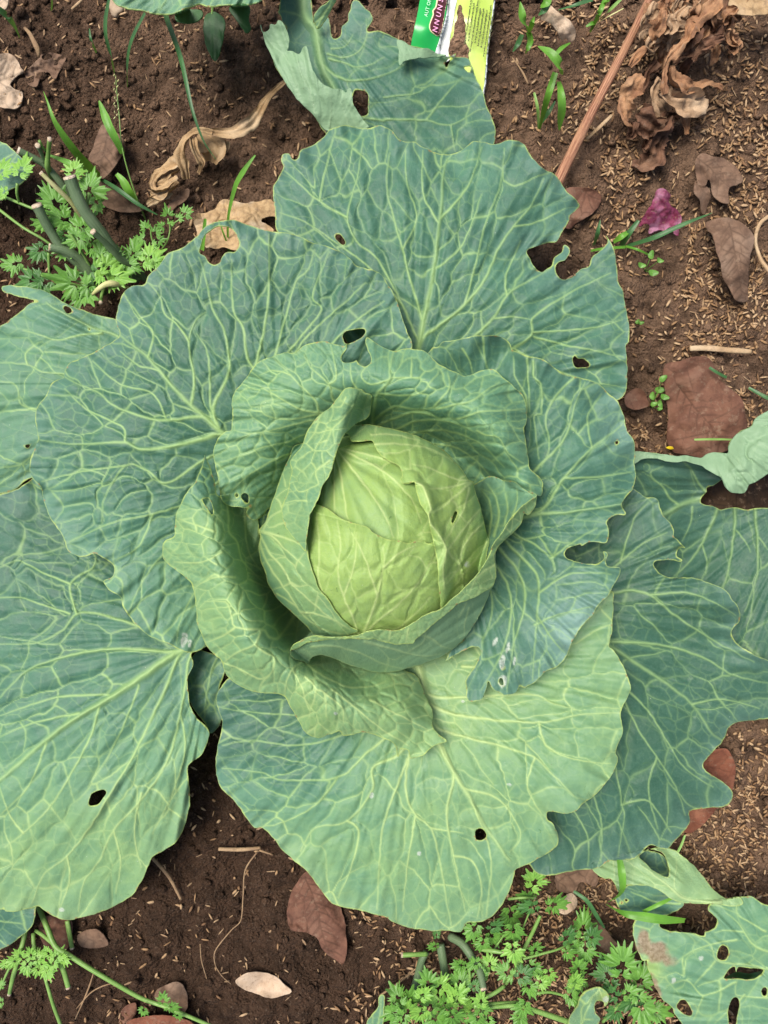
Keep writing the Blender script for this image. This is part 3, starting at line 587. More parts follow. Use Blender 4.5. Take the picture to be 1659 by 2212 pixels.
# ------------------------------------------------------------------ dry twisted leaf
dl = thing('twisted_dry_leaf', 430, 300, 'long twisted tan dry leaf with crumpled end and thin stalk', 'leaf')
for P, zs, w, tw, cr in [
    (((1700, 80), (1590, 185), (1430, 330), (1330, 470), (1260, 590), (1150, 690), (1020, 745), (870, 745), (730, 730)), (.03, .03, .03, .03, .034, .04, .042, .042, .044), (3, 4, 6, 8, 10, 15, 14, 9, 7), (0, .3, .2, -.3, .3, .6, -.2, .2, .5), .25),
    (((800, 745), (700, 725), (600, 735), (520, 800), (470, 900), (460, 1010), (490, 1120), (520, 1240)), (.044, .046, .05, .05, .045, .04, .034, .026), (7, 8, 9, 11, 13, 13, 11, 6), (.4, .2, -.2, -.5, -.3, .2, .5, .3), .3),
    (((640, 770), (720, 830), (790, 930), (790, 1060)), (.036, .034, .03, .022), (14, 26, 30, 15), (0, .15, .2, .1), .25),
    (((570, 800), (600, 900), (640, 1000), (690, 1080), (650, 1185)), (.05, .05, .046, .04, .03), (7, 9, 8, 7, 4), (.5, .7, .4, .1, .4), .4),
    (((960, 830), (930, 900), (880, 960), (850, 1030)), (.03, .028, .024, .02), (7, 9, 9, 4), (.6, .8, .6, .4), .3)]:
    ribbon('blade', zz(Z540(*P), *zs), w, M['tan'], dl, tw=tw, crumple=cr*1.6, vee=0, curl=.35, across=8, seed=len(P)+int(P[0][0]))
for P, zs, w in [(((460, 1030), (330, 1110), (210, 1180), (150, 1290), (190, 1370), (330, 1290), (430, 1230)), (.036, .03, .026, .024, .024, .028, .03), (10, 11, 9, 8, 9, 9, 6)),
                 (((430, 1090), (380, 1180), (280, 1230), (200, 1300)), (.026, .024, .022, .02), (10, 14, 12, 6)),
                 (((130, 1420), (250, 1400), (340, 1350), (440, 1280)), (.018, .02, .022, .02), (5, 9, 9, 5)),
                 (((100, 1530), (180, 1470), (300, 1450), (360, 1390)), (.012, .016, .016, .016), (5, 8, 7, 4))]:
    ribbon('crumpled_tip', zz(Z540(*P), *zs), w, M['papery'], dl, tw=(.3, -.5, .6, -.2), crumple=1.2, vee=0, curl=.3, across=6, seed=int(P[0][1]))
litter('fallen_leaf', Z540((540, 1350), (550, 1400), (500, 1480), (420, 1540), (360, 1590), (300, 1570), (360, 1470), (450, 1400)), M['greyleaf'], 'curled purple-brown leaf below the crumpled tan leaf end', group=G, lift=.014, seed=44)

# ------------------------------------------------------------------ reddish stalk and the withered plant
dp = thing('dried_plant', 1420, 20, 'withered plant with reddish bare stalk and hanging crumpled brown leaves', 'dried plant')
V, Fc, at_ = tube_geo([(1440, -75, .055), (1402, 0, .045), (1345, 115, .038), (1290, 220, .032), (1245, 310, .028), (1190, 425, .022)], (8, 8.5, 9.5, 10.5, 11.5, 12.5), sides=12, bump=.12)
mesh_obj('stem', V, Fc, M['bark'], dp, at_)
WL = [(((1000, -60), (900, 80), (800, 190), (740, 290), (700, 380), (600, 460), (540, 540)), (14, 17, 15, 13, 11, 9, 4), .055),
      (((1150, -50), (1080, 90), (960, 200), (900, 330), (860, 420)), (17, 20, 18, 13, 6), .06),
      (((1230, -40), (1150, 120), (1050, 240), (1000, 330), (900, 420), (840, 480), (820, 560), (820, 680), (830, 760)), (13, 17, 15, 11, 9, 9, 8, 7, 5), .065),
      (((1080, 200), (1040, 330), (1000, 430), (900, 520)), (8, 10, 9, 4), .055), (((860, 540), (900, 640), (980, 700), (1040, 720), (1150, 690), (1290, 725)), (10, 13, 11, 9, 10, 4), .045),
      (((820, 730), (880, 820), (960, 860), (1060, 850), (1150, 780)), (10, 16, 20, 17, 7), .042), (((650, 620), (560, 700), (510, 790), (490, 900), (510, 1000), (550, 1030)), (8, 14, 15, 14, 11, 5), .045),
      (((790, 640), (740, 720), (740, 820), (780, 900), (850, 940)), (8, 11, 12, 16, 10), .038), (((770, 500), (700, 580), (680, 660), (640, 740)), (10, 10, 8, 4), .03),
      (((1290, -20), (1250, 100), (1190, 220), (1170, 330), (1140, 420)), (8, 11, 10, 9, 4), .055), (((1470, -30), (1440, 80), (1390, 160), (1320, 210)), (8, 10, 9, 4), .05),
      (((1360, -30), (1310, 90), (1260, 200), (1250, 300)), (10, 10, 8, 4), .045), (((700, 20), (720, 130), (800, 110), (900, 50), (980, 10)), (9, 14, 12, 13, 9), .05),
      (((730, 245), (650, 290), (625, 390)), (6, 8, 4), .05), (((900, 300), (830, 400), (800, 480), (740, 560)), (9, 10, 9, 5), .04),
      (((590, 950), (690, 990), (770, 1070), (730, 1150), (660, 1230)), (16, 22, 18, 19, 14), .028), (((880, 960), (830, 1090), (770, 1180), (740, 1280), (640, 1350), (550, 1340)), (12, 16, 22, 22, 15, 7), .026),
      (((570, 990), (560, 1080), (520, 1120)), (7, 8, 4), .03), (((980, 880), (990, 1000), (1000, 1090)), (7, 8, 5), .022), (((1060, 60), (1000, 150), (960, 260), (950, 340)), (11, 13, 11, 5), .05),
      (((1200, 60), (1120, 180), (1080, 290), (1090, 380)), (9, 12, 10, 5), .045), (((1060, 470), (1000, 540), (960, 620)), (8, 10, 5), .035), (((640, 900), (750, 940), (880, 900), (960, 880)), (12, 18, 18, 8), .022)]
for k in range(30):                                                     # thin curled shreds hanging between the big ones
    u0, v0 = random.uniform(720, 1420), random.uniform(-60, 300); L_ = random.uniform(120, 330); a_ = math.radians(random.uniform(100, 150))
    P = [(u0+math.cos(a_)*L_*t+random.uniform(-25, 25), v0+math.sin(a_)*L_*t+random.uniform(-10, 10)) for t in (0, .25, .5, .75, 1)]
    WL.append((tuple(P), (5, random.uniform(8, 14), random.uniform(8, 14), 8, 3), random.uniform(.045, .07)))
for k, (P, w, z0) in enumerate(WL):
    n = len(P); zs = [max(.012, z0-.022*(i/(n-1))**1.3-(.0 if k != 5 else 0)) for i in range(n)]
    ribbon('withered_leaf', zz(Z2200(*P), *zs), [q*1.22 for q in w], M[('crumple', 'crumplepale', 'crumple', 'crumpledark', 'crumple', 'crumplepale')[k % 6] if k not in (8, 15, 16, 17, 22) else 'crumpledark'], dp, tw=[random.uniform(-.9, .9) for _ in range(5)], crumple=1.1, vee=0, curl=random.uniform(.2, .6), across=9, seed=k+60, step=3)

# ------------------------------------------------------------------ packet
pk = thing('food_packet', 965, 40, 'green and yellow printed plastic packet with pink lettered badge under a cabbage leaf', 'packet', z=.0)
M['pgreen'] = plain('packet_green', (.012, .33, .065), (.02, .40, .09), .28, .5, 30); M['pyellow'] = plain('packet_yellow', (.38, .52, .085), (.45, .58, .13), .3, .5, 25)
M['pwhite'] = plain('packet_silver', (.62, .66, .70), (.42, .44, .42), .3, .5, 60); M['pbrown'] = plain('badge_brown', (.09, .02, .022), (.06, .014, .016), .35); M['pcream'] = plain('badge_cream', (.74, .66, .42), None, .4)
M['ppink'] = plain('letter_pink', (.66, .27, .46), (.72, .36, .54), .35); M['ptext'] = plain('print_dark', (.10, .12, .04), None, .5); M['pmint'] = plain('print_mint', (.40, .72, .48), None, .4)
fl = dict(fold=0, cell=0, blister=0, ruffle=.0006, rough=.0012, wob=.4, gap=.002, base=(960, 0), smooth=.002)
GZ = [(885, 110, .016), (905, 0, .020), (915, -80, .02), (925, 60, .026), (950, 60, .02), (965, 0, .018), (940, 110, .016), (975, -80, .018)]
leaf('green_panel', [patch(PK((290, -500), (250, 0), (170, 400), (100, 740), (80, 900), (500, 930), (570, 600), (640, 380), (680, 200), (700, 0), (760, -500)), GZ, seed=3, **fl)], M['pgreen'], pk)
leaf('silver_seam', [patch(PK((762, -500), (703, 0), (684, 200), (644, 380), (574, 600), (500, 940), (740, 960), (745, 600), (790, 350), (850, 0), (920, -500)), [(940, 110, .012), (965, 0, .014), (970, 90, .013), (985, 0, .015), (985, -80, .015)], seed=4, **fl)], M['pwhite'], pk)
leaf('yellow_panel', [patch(PK((922, -500), (852, 0), (792, 350), (747, 600), (735, 960), (1000, 1200), (1180, 1560), (1255, 1560), (1300, 1300), (1330, 900), (1370, 550), (1410, 300), (1450, 0), (1520, -500)), [(980, 60, .018), (1040, 100, .016), (1040, 190, .014), (1065, 0, .016), (990, 0, .02), (1020, 40, .026), (1020, -80, .024)], seed=5, **fl)], M['pyellow'], pk)
leaf('clear_edge', [patch(PK((1524, -500), (1454, 0), (1414, 300), (1374, 550), (1334, 900), (1304, 1300), (1259, 1560), (1280, 1560), (1325, 1300), (1352, 900), (1392, 550), (1430, 300), (1472, 0), (1545, -500)), [(1060, 0, .013), (1045, 180, .012), (1075, -60, .013)], seed=6, **fl)], M['pwhite'], pk)
tf = dict(fl, gap=.0007, rough=0, ruffle=0, smooth=.0003)
leaf('badge_border', [patch(PK((560, -300), (520, 0), (510, 60), (495, 120), (452, 170), (462, 225), (425, 320), (398, 420), (415, 490), (475, 550), (545, 580), (600, 520), (640, 300), (668, 100), (695, 0), (720, -300)), None, zfun=lambda x, y: 0*x, seed=7, **tf)], M['pcream'], pk)
bd = leaf('badge', [patch(PK((580, -300), (540, 0), (530, 70), (512, 130), (472, 175), (480, 228), (442, 325), (415, 420), (432, 482), (485, 535), (545, 565), (590, 520), (632, 300), (662, 100), (690, 0), (715, -300)), None, zfun=lambda x, y: 0*x, seed=8, **tf)], M['pbrown'], pk)
def text(name, body, p, size, ang, mat, parent, dz=.0009, shear=0.):
    cu = bpy.data.curves.new(name, 'FONT'); cu.body = body; cu.size = size*H/F; cu.resolution_u = 2 if size > 8 else 1; cu.extrude = .0002; cu.align_x = 'CENTER'; cu.align_y = 'CENTER'; cu.shear = shear; cu.offset = .00012*size/30
    z = float(buf_at(p[0], p[1]))+dz; o = bpy.data.objects.new(name, cu); C.objects.link(o)
    o.location = Vector(pos(p[0], p[1], z).tolist()); o.rotation_euler = (0, 0, math.radians(ang)); bpy.context.view_layer.update()
    me = bpy.data.meshes.new_from_object(o.evaluated_get(bpy.context.evaluated_depsgraph_get())); V = np.array([o.matrix_world @ v.co for v in me.vertices]); Fs = [list(f.vertices) for f in me.polygons]
    bpy.data.objects.remove(o); q = mesh_obj(name, V, Fs, mat, parent, smooth=False); return q
for ch, (u, v) in zip('NNUNS', ((500, 480), (525, 365), (555, 245), (575, 130), (590, 10))):
    text('letter', ch, PK((u, v))[0], 15, 76, M['ppink'], bd, shear=.15)
text('lettering', 'DOUVAUT ONO', PK((362, 200))[0], 10.5, 77, M['pmint'], pk)
for k in range(8):
    u0 = 1010+k*52; body = ' '.join(''.join(random.choice('aeinorstuldmgh') for _ in range(random.randint(2, 6))) for _ in range(9 if k < 7 else 7))
    text('fine_print', body, PK((u0+18, 330+k*28))[0], 5.2, 81.5, M['ptext'], pk, dz=.0014)
leaf('mud_smear', [patch(PK((880, 90), (930, 110), (960, 220), (970, 400), (975, 560), (1000, 700), (1040, 850), (1050, 960), (1000, 1000), (760, 900), (720, 840), (760, 640), (800, 500), (840, 350), (850, 200)), None, zfun=lambda x, y: 0*x, seed=9, fold=0, cell=9, blister=.0012, ruffle=0, rough=.0, wob=3, gap=.0012, smooth=.0005, base=(960, 50))], M['mud'], pk)
CAB = M['cab']
H7 = Rg(600, 1300, 1650); Q1 = Rg(800, 1300, 750); Q2 = Rg(1450, 1300, 750); Q3 = Rg(800, 1800, 750); Q4 = Rg(1450, 1800, 750); Q5 = Rg(800, 2300, 750); Q6 = Rg(1450, 2300, 750)
N0 = Rg(1000, 0, 500)
def tz(f, *p): return [(a[0], a[1], h[2]) for a, h in zip(f(*[(q[0], q[1]) for q in p]), p)]
# ================================================================= neighbouring cabbages (parts of them reach into view)
nb = thing('neighbour_cabbage', 640, -230, 'cabbage plant growing beyond the packet, only its outer leaves in view', 'cabbage')
leaf('outer_leaf', [patch(T(0, 0, (440, -120), (485, 0), (540, 35), (600, 45), (680, 60), (740, 60), (800, 40), (860, 20), (900, 30), (960, 25), (1040, 20), (1130, 0), (1250, -120), (1150, -420), (750, -520), (520, -350)),
     [(240, 0, .12), (370, 32, .115), (560, 0, .12), (420, -150, .13), (620, -180, .08)], base=(620, -230), ribs=[(9, 3, [(620, -230), (480, -120), (380, -30), (340, 28)]), (4, 2, [(500, -130), (480, -40), (450, 18)]), (4, 2, [(420, -70), (330, -40), (260, 0)])], tint=.25, seed=51)], CAB, nb)
n1 = [(600, -120), (605, -20), (N0((300, 130))[0]), (N0((285, 150))[0]), (N0((330, 215))[0]), (N0((345, 280))[0]), (N0((400, 400))[0]), (590, 130), (650, 215), (693, 272), (740, 340), (800, 380), (950, 370), (1050, 350), (1068, 310), (1070, 280), (1060, 250), (1050, 220), (1040, 190), (1030, 170), (1018, 140), (1008, 125), (975, 122), (952, 118), (925, 107), (880, 95), (850, 80)] + N0(
     (1659, 430), (1600, 400), (1450, 395), (1510, 250), (1480, 150), (1400, 90), (1330, 10), (1250, 20), (1230, 120), (1190, 180), (1190, 280), (1120, 340), (1100, 440), (1050, 490), (1000, 495), (970, 420), (955, 320), (930, 230), (860, 250), (760, 300), (735, 200), (720, 80), (715, -60), (700, -300))
n1z = [(640, -150, .07), (655, 0, .075), (700, 150, .075), (740, 260, .075), (620, 60, .07), (900, 110, .075), (1010, 130, .06), (1065, 290, .06), (850, 250, .07), (900, 350, .065), (770, 5, .08), (800, 60, .08), (600, 150, .075), (690, 270, .07)]
n1r = [(26, 12, [(650, -150), (655, 0)] + N0((640, 200), (780, 400), (820, 700), (900, 950), (1000, 1130), (1200, 1500))),
       (8, 2.5, N0((880, 850), (1000, 960), (1200, 1040), (1450, 1030), (1659, 970)) + T(1, 0, (60, 295), (110, 262))),
       (6, 2, N0((950, 760), (1100, 800), (1320, 870), (1500, 830), (1659, 740))), (5, 2, N0((930, 700), (1100, 740), (1280, 700), (1400, 580), (1440, 440), (1430, 250))),
       (4, 2, N0((980, 630), (1150, 600), (1250, 450))), (7, 2.5, N0((1400, 1530), (1659, 1560)) + T(1, 0, (0, 515), (180, 520), (290, 540), (400, 480), (470, 460))), (4, 2, T(1, 0, (180, 520), (260, 420), (340, 330))), (4, 2, T(1, 0, (290, 540), (305, 650))), (4, 2, T(1, 0, (0, 420), (140, 400), (230, 340)))]
p1 = patch(n1, n1z, holes=[N0((1270, 1180), (1340, 1160), (1430, 1190), (1455, 1240), (1445, 1400), (1440, 1480), (1350, 1500), (1250, 1300)), PK((965, 1090), (1010, 1060), (1070, 1060), (1080, 1110), (1060, 1170), (1025, 1175)), PK((650, 1020), (700, 960), (770, 900), (830, 870), (800, 930), (730, 1000), (680, 1110))],
           ribs=n1r, base=(655, 0), cell=44, blister=.0005, tint=lambda x, y: -.05+.5*np.exp(-((x-960)**2+(y-140)**2)/1200.), vmul=.62, seed=52, scars=[(970, 120, 14, 5, .1)])
f1 = patch(N0((60, 320), (75, 400), (110, 410), (170, 380), (185, 315), (250, 320), (290, 265), (340, 280), (400, 390), (440, 500), (420, 640), (380, 655)) + N0((470, 660), (560, 690), (600, 620), (650, 600), (690, 730), (730, 880), (800, 1010), (880, 1090), (1000, 1150), (1100, 1160), (1170, 1205), (1190, 1160), (1225, 1150), (1255, 1260), (1260, 1350), (1340, 1480), (1400, 1560), (1470, 1640), (1400, 1680), (1000, 1700), (850, 1640), (740, 1480), (560, 1310), (400, 1100), (250, 820), (120, 540)),
           tz(N0, (60, 330, .10), (250, 820, .095), (560, 1310, .09), (850, 1640, .085), (400, 560, .095), (650, 620, .105), (880, 1090, .105), (1230, 1180, .10), (1400, 1600, .09)), ribs=[(5, 2, N0((760, 1480), (700, 1200), (560, 900), (520, 700))), (5, 2, N0((950, 1650), (980, 1370), (900, 1150))), (4, 2, N0((1200, 1650), (1130, 1400), (1060, 1200))), (4, 2, N0((560, 1250), (460, 900), (350, 700)))], base=N0((900, 2000))[0], under=1, tint=.1, cell=34, blister=.0012, seed=53)
f1b = patch(PK((-130, 640), (0, 680), (100, 750), (280, 780), (370, 785), (470, 830), (530, 870), (690, 890), (560, 920), (420, 925), (260, 940), (130, 960), (-10, 1000), (-60, 1060), (-90, 1020), (-90, 850)), tz(PK, (-130, 640, .085), (0, 990, .088), (280, 790, .085), (560, 900, .072)), under=1, tint=.1, cell=30, base=PK((300, 1400))[0], seed=54)
leaf('outer_leaf', [p1, f1, f1b], CAB, nb, 'torn bluish leaf with its pale underside folded over and holes')
leaf('small_leaf', [patch(N0((760, 320), (750, 220), (820, 110), (900, 60), (980, -20), (1040, -40), (1040, 10), (960, 160), (900, 260), (800, 375)), tz(N0, (790, 360, .085), (850, 150, .095), (1000, 0, .10)), ribs=[(4, 2, N0((795, 370), (880, 200), (1000, 0)))], base=N0((795, 400))[0], tint=.35, cell=22, seed=55)], CAB, nb)
tube('stalk', [(640, -230, -.01), (640, -230, .06)], (28, 22), M['stalk'], nb, sides=12)

nr = thing('neighbour_cabbage', 1830, 1040, 'cabbage plant past the squarish brown leaf, only a folded leaf in view', 'cabbage')
top = R8((60, 660), (200, 652), (320, 660), (450, 680), (570, 705), (680, 695), (800, 715), (870, 725), (930, 680), (1020, 655), (1190, 665), (1195, 590), (1230, 520), (1300, 440), (1400, 380), (1470, 340), (1500, 280), (1570, 220), (1659, 170), (1900, 120))
low = R8((1900, 860), (1659, 910), (1600, 940), (1500, 1010), (1440, 1040), (1420, 1090), (1390, 1130), (1330, 1145), (1250, 1130), (1190, 1090), (1140, 1020), (1110, 950), (1070, 930), (980, 880), (900, 820), (830, 790), (700, 765), (540, 770), (450, 755), (350, 735), (250, 730), (160, 740), (80, 790))
m1 = patch(top+[(1760, 1100), (1760, 1420), (1680, 1470), (1560, 1440), (1420, 1350), (1350, 1250), (1320, 1130), (1340, 1030), (1362, 985)], [(1370, 985, .07), (1480, 990, .072), (1560, 990, .075), (1659, 920, .08), (1760, 1060, .07), (1500, 1080, .045), (1600, 1110, .045), (1659, 1250, .05), (1600, 1400, .05), (1400, 1150, .05)],
           holes=[R8((870, 1240), (885, 1180), (945, 1120), (940, 1080), (1000, 1050), (1100, 990), (1200, 930), (1400, 880), (1800, 840), (1800, 1320), (1659, 1312), (1500, 1310), (1400, 1330), (1300, 1300), (1200, 1310), (1100, 1330), (1000, 1290), (920, 1280))],
           ribs=[(14, 8, R8((1900, 1000), (1400, 1080), (880, 1200), (650, 1270), (440, 1390), (200, 1500))), (7, 2.5, R8((930, 1115), (830, 1010), (770, 880), (690, 770))), (6, 2, R8((600, 1270), (500, 1190), (400, 1040), (290, 950), (280, 880), (420, 820))), (8, 3, R8((1070, 1310), (980, 1520), (850, 1780), (700, 1980), (500, 2160))), (7, 3, R8((1270, 1310), (1270, 1500), (1230, 1800), (1180, 2100)) + T(1, 2, (1440, 400), (1400, 500))),
                 (7, 3, R8((1500, 1310), (1530, 1600), (1540, 1900), (1530, 2100)) + T(1, 2, (1600, 320), (1560, 430))), (5, 2, R8((770, 1300), (750, 1480), (650, 1700))), (4, 2, R8((1290, 1580), (1400, 1720), (1450, 1830))), (4, 2, R8((890, 1750), (940, 1950), (920, 2100))), (4, 2, R8((1540, 1650), (1659, 1800)))],
           base=(1760, 1050), cell=46, el=1.5, tint=-.30, vmul=.6, blister=.0006, seed=56)
m2 = patch(top+low, [(1370, 985, .075), (1480, 988, .085), (1525, 990, .088), (1575, 978, .092), (1659, 890, .10), (1390, 997, .078), (1500, 1002, .092), (1600, 1065, .10), (1659, 1025, .105), (1560, 1030, .10), (1610, 1000, .107), (1720, 880, .10)], ribs=[(5, 2, R8((1300, 730), (1370, 900), (1330, 950))), (4, 2, R8((1659, 600), (1560, 560), (1450, 690))), (4, 2, R8((1640, 860), (1600, 760), (1500, 700)))], under=1., tint=-.1, base=(1500, 900), cell=40, blister=.0022, seed=57, ruffle=.004)
leaf('outer_leaf', [m1, m2], CAB, nr, 'dark green leaf with a wide tear and its pale underside folded over')
tube('stalk', [(1830, 1040, -.01), (1830, 1040, .05)], (28, 22), M['stalk'], nr, sides=12)

nl = thing('neighbour_cabbage', 1760, 2330, 'cabbage plant with a hole-riddled leaf beside the bushy green herb', 'cabbage')
b0 = patch(R5((520, -40), (640, -60), (760, -20), (800, 80), (810, 180), (700, 180), (560, 60)), [(1380, 1850, .03), (1440, 1860, .032), (1430, 1895, .03)], cell=34, tint=-.25, base=(1500, 1960), seed=58)
b1 = patch(R5((495, 640), (500, 580), (530, 530), (620, 545), (725, 560), (720, 590), (750, 615), (830, 640), (1000, 655), (1110, 680), (1120, 640), (1200, 610), (1220, 540), (1180, 490), (1140, 450), (1200, 370), (1300, 365), (1430, 340), (1520, 335), (1620, 400), (1800, 480), (1900, 900), (1900, 1500), (1500, 1700), (1000, 1620), (930, 1480), (910, 1420), (850, 1350), (840, 1310), (760, 1240), (720, 1190), (670, 1090), (650, 1010), (620, 960), (615, 900), (640, 880), (580, 890), (540, 820), (510, 730)),
           [(1370, 2000, .05), (1400, 2070, .05), (1470, 2200, .045), (1550, 2050, .06), (1600, 1950, .065), (1659, 1960, .07), (1659, 2100, .06), (1640, 2200, .055), (1540, 1950, .06), (1720, 2300, .05)],
           holes=[R5((1217, 860), (1225, 790), (1260, 757), (1300, 770), (1322, 820), (1300, 880), (1260, 892)), R5((1280, 1045), (1310, 985), (1370, 940), (1385, 990), (1405, 945), (1500, 955), (1625, 970), (1570, 1040), (1480, 1062), (1380, 1050)), R5((870, 1290), (900, 1240), (940, 1232), (980, 1290), (1005, 1350), (990, 1372), (930, 1350)),
                  R5((1315, 1290), (1350, 1220), (1390, 1210), (1418, 1270), (1400, 1350), (1380, 1450), (1330, 1450), (1315, 1380)), R5((1598, 1160), (1615, 1120), (1640, 1115), (1659, 1150), (1650, 1195), (1620, 1200))],
           ribs=[(7, 3, R5((1800, 1000), (1500, 930), (1220, 890), (1160, 750), (1000, 660))), (5, 2, R5((1390, 710), (1160, 750), (930, 850), (860, 920))), (6, 2, R5((1800, 1220), (1460, 1200), (1380, 1180), (1390, 1060))), (5, 2, R5((1380, 1080), (1100, 1190), (960, 1060), (780, 1110))), (5, 2, R5((1200, 900), (1020, 1100))), (4, 2, R5((1100, 1190), (1040, 1350), (1010, 1400))), (5, 2, R5((1460, 1190), (1320, 1320), (1200, 1430))), (4, 2, R5((920, 870), (930, 1030))), (5, 2, R5((1640, 640), (1500, 560), (1390, 480), (1390, 390))), (6, 2, R5((1700, 820), (1540, 760), (1400, 560), (1300, 480))), (4, 2, R5((1450, 640), (1300, 630), (1200, 650)))],
           base=(1760, 2200), cell=44, el=1.3, tint=lambda x, y: .34+.5*np.exp(-((x-1405)**2+(y-2095)**2)/900.), vmul=.85, seed=59, scars=[(1455, 2118, 5, 8, .5), (1515, 2070, 5, 6, 1.2)], burns=[(1412, 2055, 55, 24, .45), (1388, 2030, 16, 24, 0), (1418, 2130, 8, 26, -.4)], blister=.0008)
b2 = patch(R5((335, 360), (400, 290), (450, 240), (600, 240), (740, 290), (840, 350), (930, 395), (890, 450), (800, 490), (700, 510), (560, 500), (470, 520), (390, 480)), [(1330, 1950, .045), (1400, 1920, .045), (1470, 1955, .05), (1400, 1975, .04)], holes=[R5((372, 390), (385, 375), (410, 380), (405, 405), (380, 402)), R5((412, 365), (430, 357), (447, 370), (435, 385))],
           ribs=[(5, 2, R5((900, 400), (680, 380), (560, 330), (480, 300)))], cell=36, tint=.02, base=(1500, 1960), seed=60)
b3 = patch(R5((140, 60), (160, 130), (240, 180), (290, 180), (330, 220), (370, 300), (400, 250), (500, 230), (640, 250), (740, 300), (840, 370), (930, 390), (1080, 402), (1200, 402), (1330, 425), (1440, 405), (1420, 345), (1300, 352), (1200, 280), (1100, 160), (1000, 60), (940, 0), (860, -60), (700, -80), (480, -30), (300, 20)),
           tz(R5, (140, 70, .055), (300, 180, .055), (500, 200, .062), (740, 290, .068), (930, 385, .07), (1250, 375, .068), (1000, 60, .055), (800, -50, .05), (600, 0, .055), (900, 250, .072)), holes=[R5((545, -10), (640, -70), (760, -30), (800, 90), (805, 165), (780, 168), (700, 130), (620, 70))], under=.3, tint=.66, cell=40, veinw=.6, base=(1560, 1980), seed=61, ribs=[(8, 3, R5((1250, 385), (950, 360), (780, 230), (560, 60)))])
leaf('outer_leaf', [b0, b1, b2, b3], CAB, nl, 'leaf riddled with round holes, brown scorch mark and a twisted pale fold')
tube('stalk', [(1760, 2330, -.01), (1760, 2330, .05)], (28, 22), M['stalk'], nl, sides=12)

sc = thing('young_cabbage', 1230, 2260, 'small curled cabbage leaf with brown scorched tip among herb leaves', 'cabbage leaf')
leaf('leaf_blade', [patch(R5((0, 1290), (40, 1200), (110, 1140), (190, 1120), (240, 1140), (275, 1180), (285, 1240), (250, 1290), (235, 1250), (215, 1240), (180, 1240), (165, 1290), (180, 1350), (215, 1390), (190, 1438), (120, 1560), (-40, 1560), (-60, 1400)), tz(R5, (0, 1290, .05), (140, 1130, .06), (270, 1200, .055), (190, 1430, .06), (60, 1560, .04), (90, 1300, .068)), ribs=[(5, 2, R5((20, 1560), (80, 1350), (150, 1200))), (3, 2, R5((70, 1400), (150, 1400)))], base=(1240, 2260), tint=lambda x, y: .35+.8*np.exp(-((x-1306)**2+(y-2155)**2)/300.), cell=26, scars=[(1309, 2158, 8, 9, 0)], seed=62)], CAB, sc)
tube('leaf_stalk', [(1236, 2275, 0), (1244, 2240, .035)], (6, 5), M['stalk'], sc)
sc = thing('young_cabbage', 812, 2260, 'little pale cabbage leaf tip left of the bushy herb', 'cabbage leaf')
leaf('leaf_blade', [patch(R4((-40, 1340), (0, 1280), (50, 1220), (60, 1140), (85, 1115), (105, 1130), (105, 1230), (95, 1348), (60, 1450), (-20, 1450)), tz(R4, (0, 1280, .04), (85, 1120, .05), (60, 1440, .03)), ribs=[(4, 2, R4((40, 1450), (75, 1250), (85, 1130)))], base=(812, 2260), tint=.3, cell=22, seed=63)], CAB, sc)
tube('leaf_stalk', [(810, 2262, 0), (812, 2235, .03)], (5, 4), M['stalk'], sc)
sc = thing('young_cabbage', -70, 360, 'smooth bluish round leaf behind the yellow-green herb leaflets', 'cabbage leaf')
leaf('leaf_blade', [patch(T(0, 0, (-160, 600), (0, 610), (40, 630), (80, 670), (120, 720), (130, 750), (100, 790), (40, 820), (0, 850), (-160, 840)), [(0, 305, .04), (60, 370, .045), (0, 420, .04), (-70, 360, .03)], ribs=[(5, 2, [(-70, 360), (0, 355), (50, 350)]), (3, 2, [(-10, 355), (30, 330)])], base=(-70, 360), tint=.0, cell=30, seed=64)], CAB, sc)
tube('leaf_stalk', [(-75, 362, 0), (-60, 360, .035)], (6, 5), M['stalk'], sc)

# ================================================================= the cabbage
cb = thing('cabbage', 808, 1160, 'large cabbage with a tight yellow-green head and wide blue-green veined outer leaves', 'cabbage')
tube('stalk', [(808, 1160, -.015), (808, 1160, .05)], (46, 52), M['stalk'], cb, sides=16)
# --- L9 left old leaf
leaf('outer_leaf', [patch([(-90, 740), (0, 703), (30, 683), (65, 655), (80, 650), (40, 641), (8, 630), (5, 618), (30, 617), (85, 625), (115, 638), (145, 658), (175, 668), (210, 680), (250, 690), (400, 790), (620, 1000), (560, 1080), (300, 1080), (70, 1033), (30, 1058), (0, 1068), (-90, 1075), (-130, 900)],
     [(250, 720, .055), (620, 1050, .035), (0, 700, .06), (0, 1050, .05), (100, 850, .066), (80, 640, .06), (10, 620, .05), (300, 1050, .05)], holes=[[(137, 666), (142, 662), (150, 665), (155, 673), (145, 676)], [(52, 963), (65, 960), (60, 969)], [(189, 707), (195, 709), (194, 714), (190, 713)]],
     ribs=[(10, 5, [(600, 1020), (420, 830), (250, 725), (200, 708), (150, 683), (100, 655)]), (6, 2, [(220, 720), (175, 723), (125, 735), (90, 725), (50, 713)]), (6, 2, [(330, 850), (230, 830), (135, 808), (90, 803), (60, 788), (0, 783)]), (4, 2, T(0, 1, (120, 470), (110, 430), (130, 400), (180, 370))), (5, 2, [(300, 900), (80, 883), (45, 873), (35, 833), (0, 823)]), (4, 2, [(250, 960), (100, 960), (50, 1000), (0, 1010)]), (4, 2, [(80, 883), (0, 890)])],
     base=(420, 830), cell=46, el=1.2, tint=.22, veinw=.9, seed=71, blister=.0008)], CAB, cb)
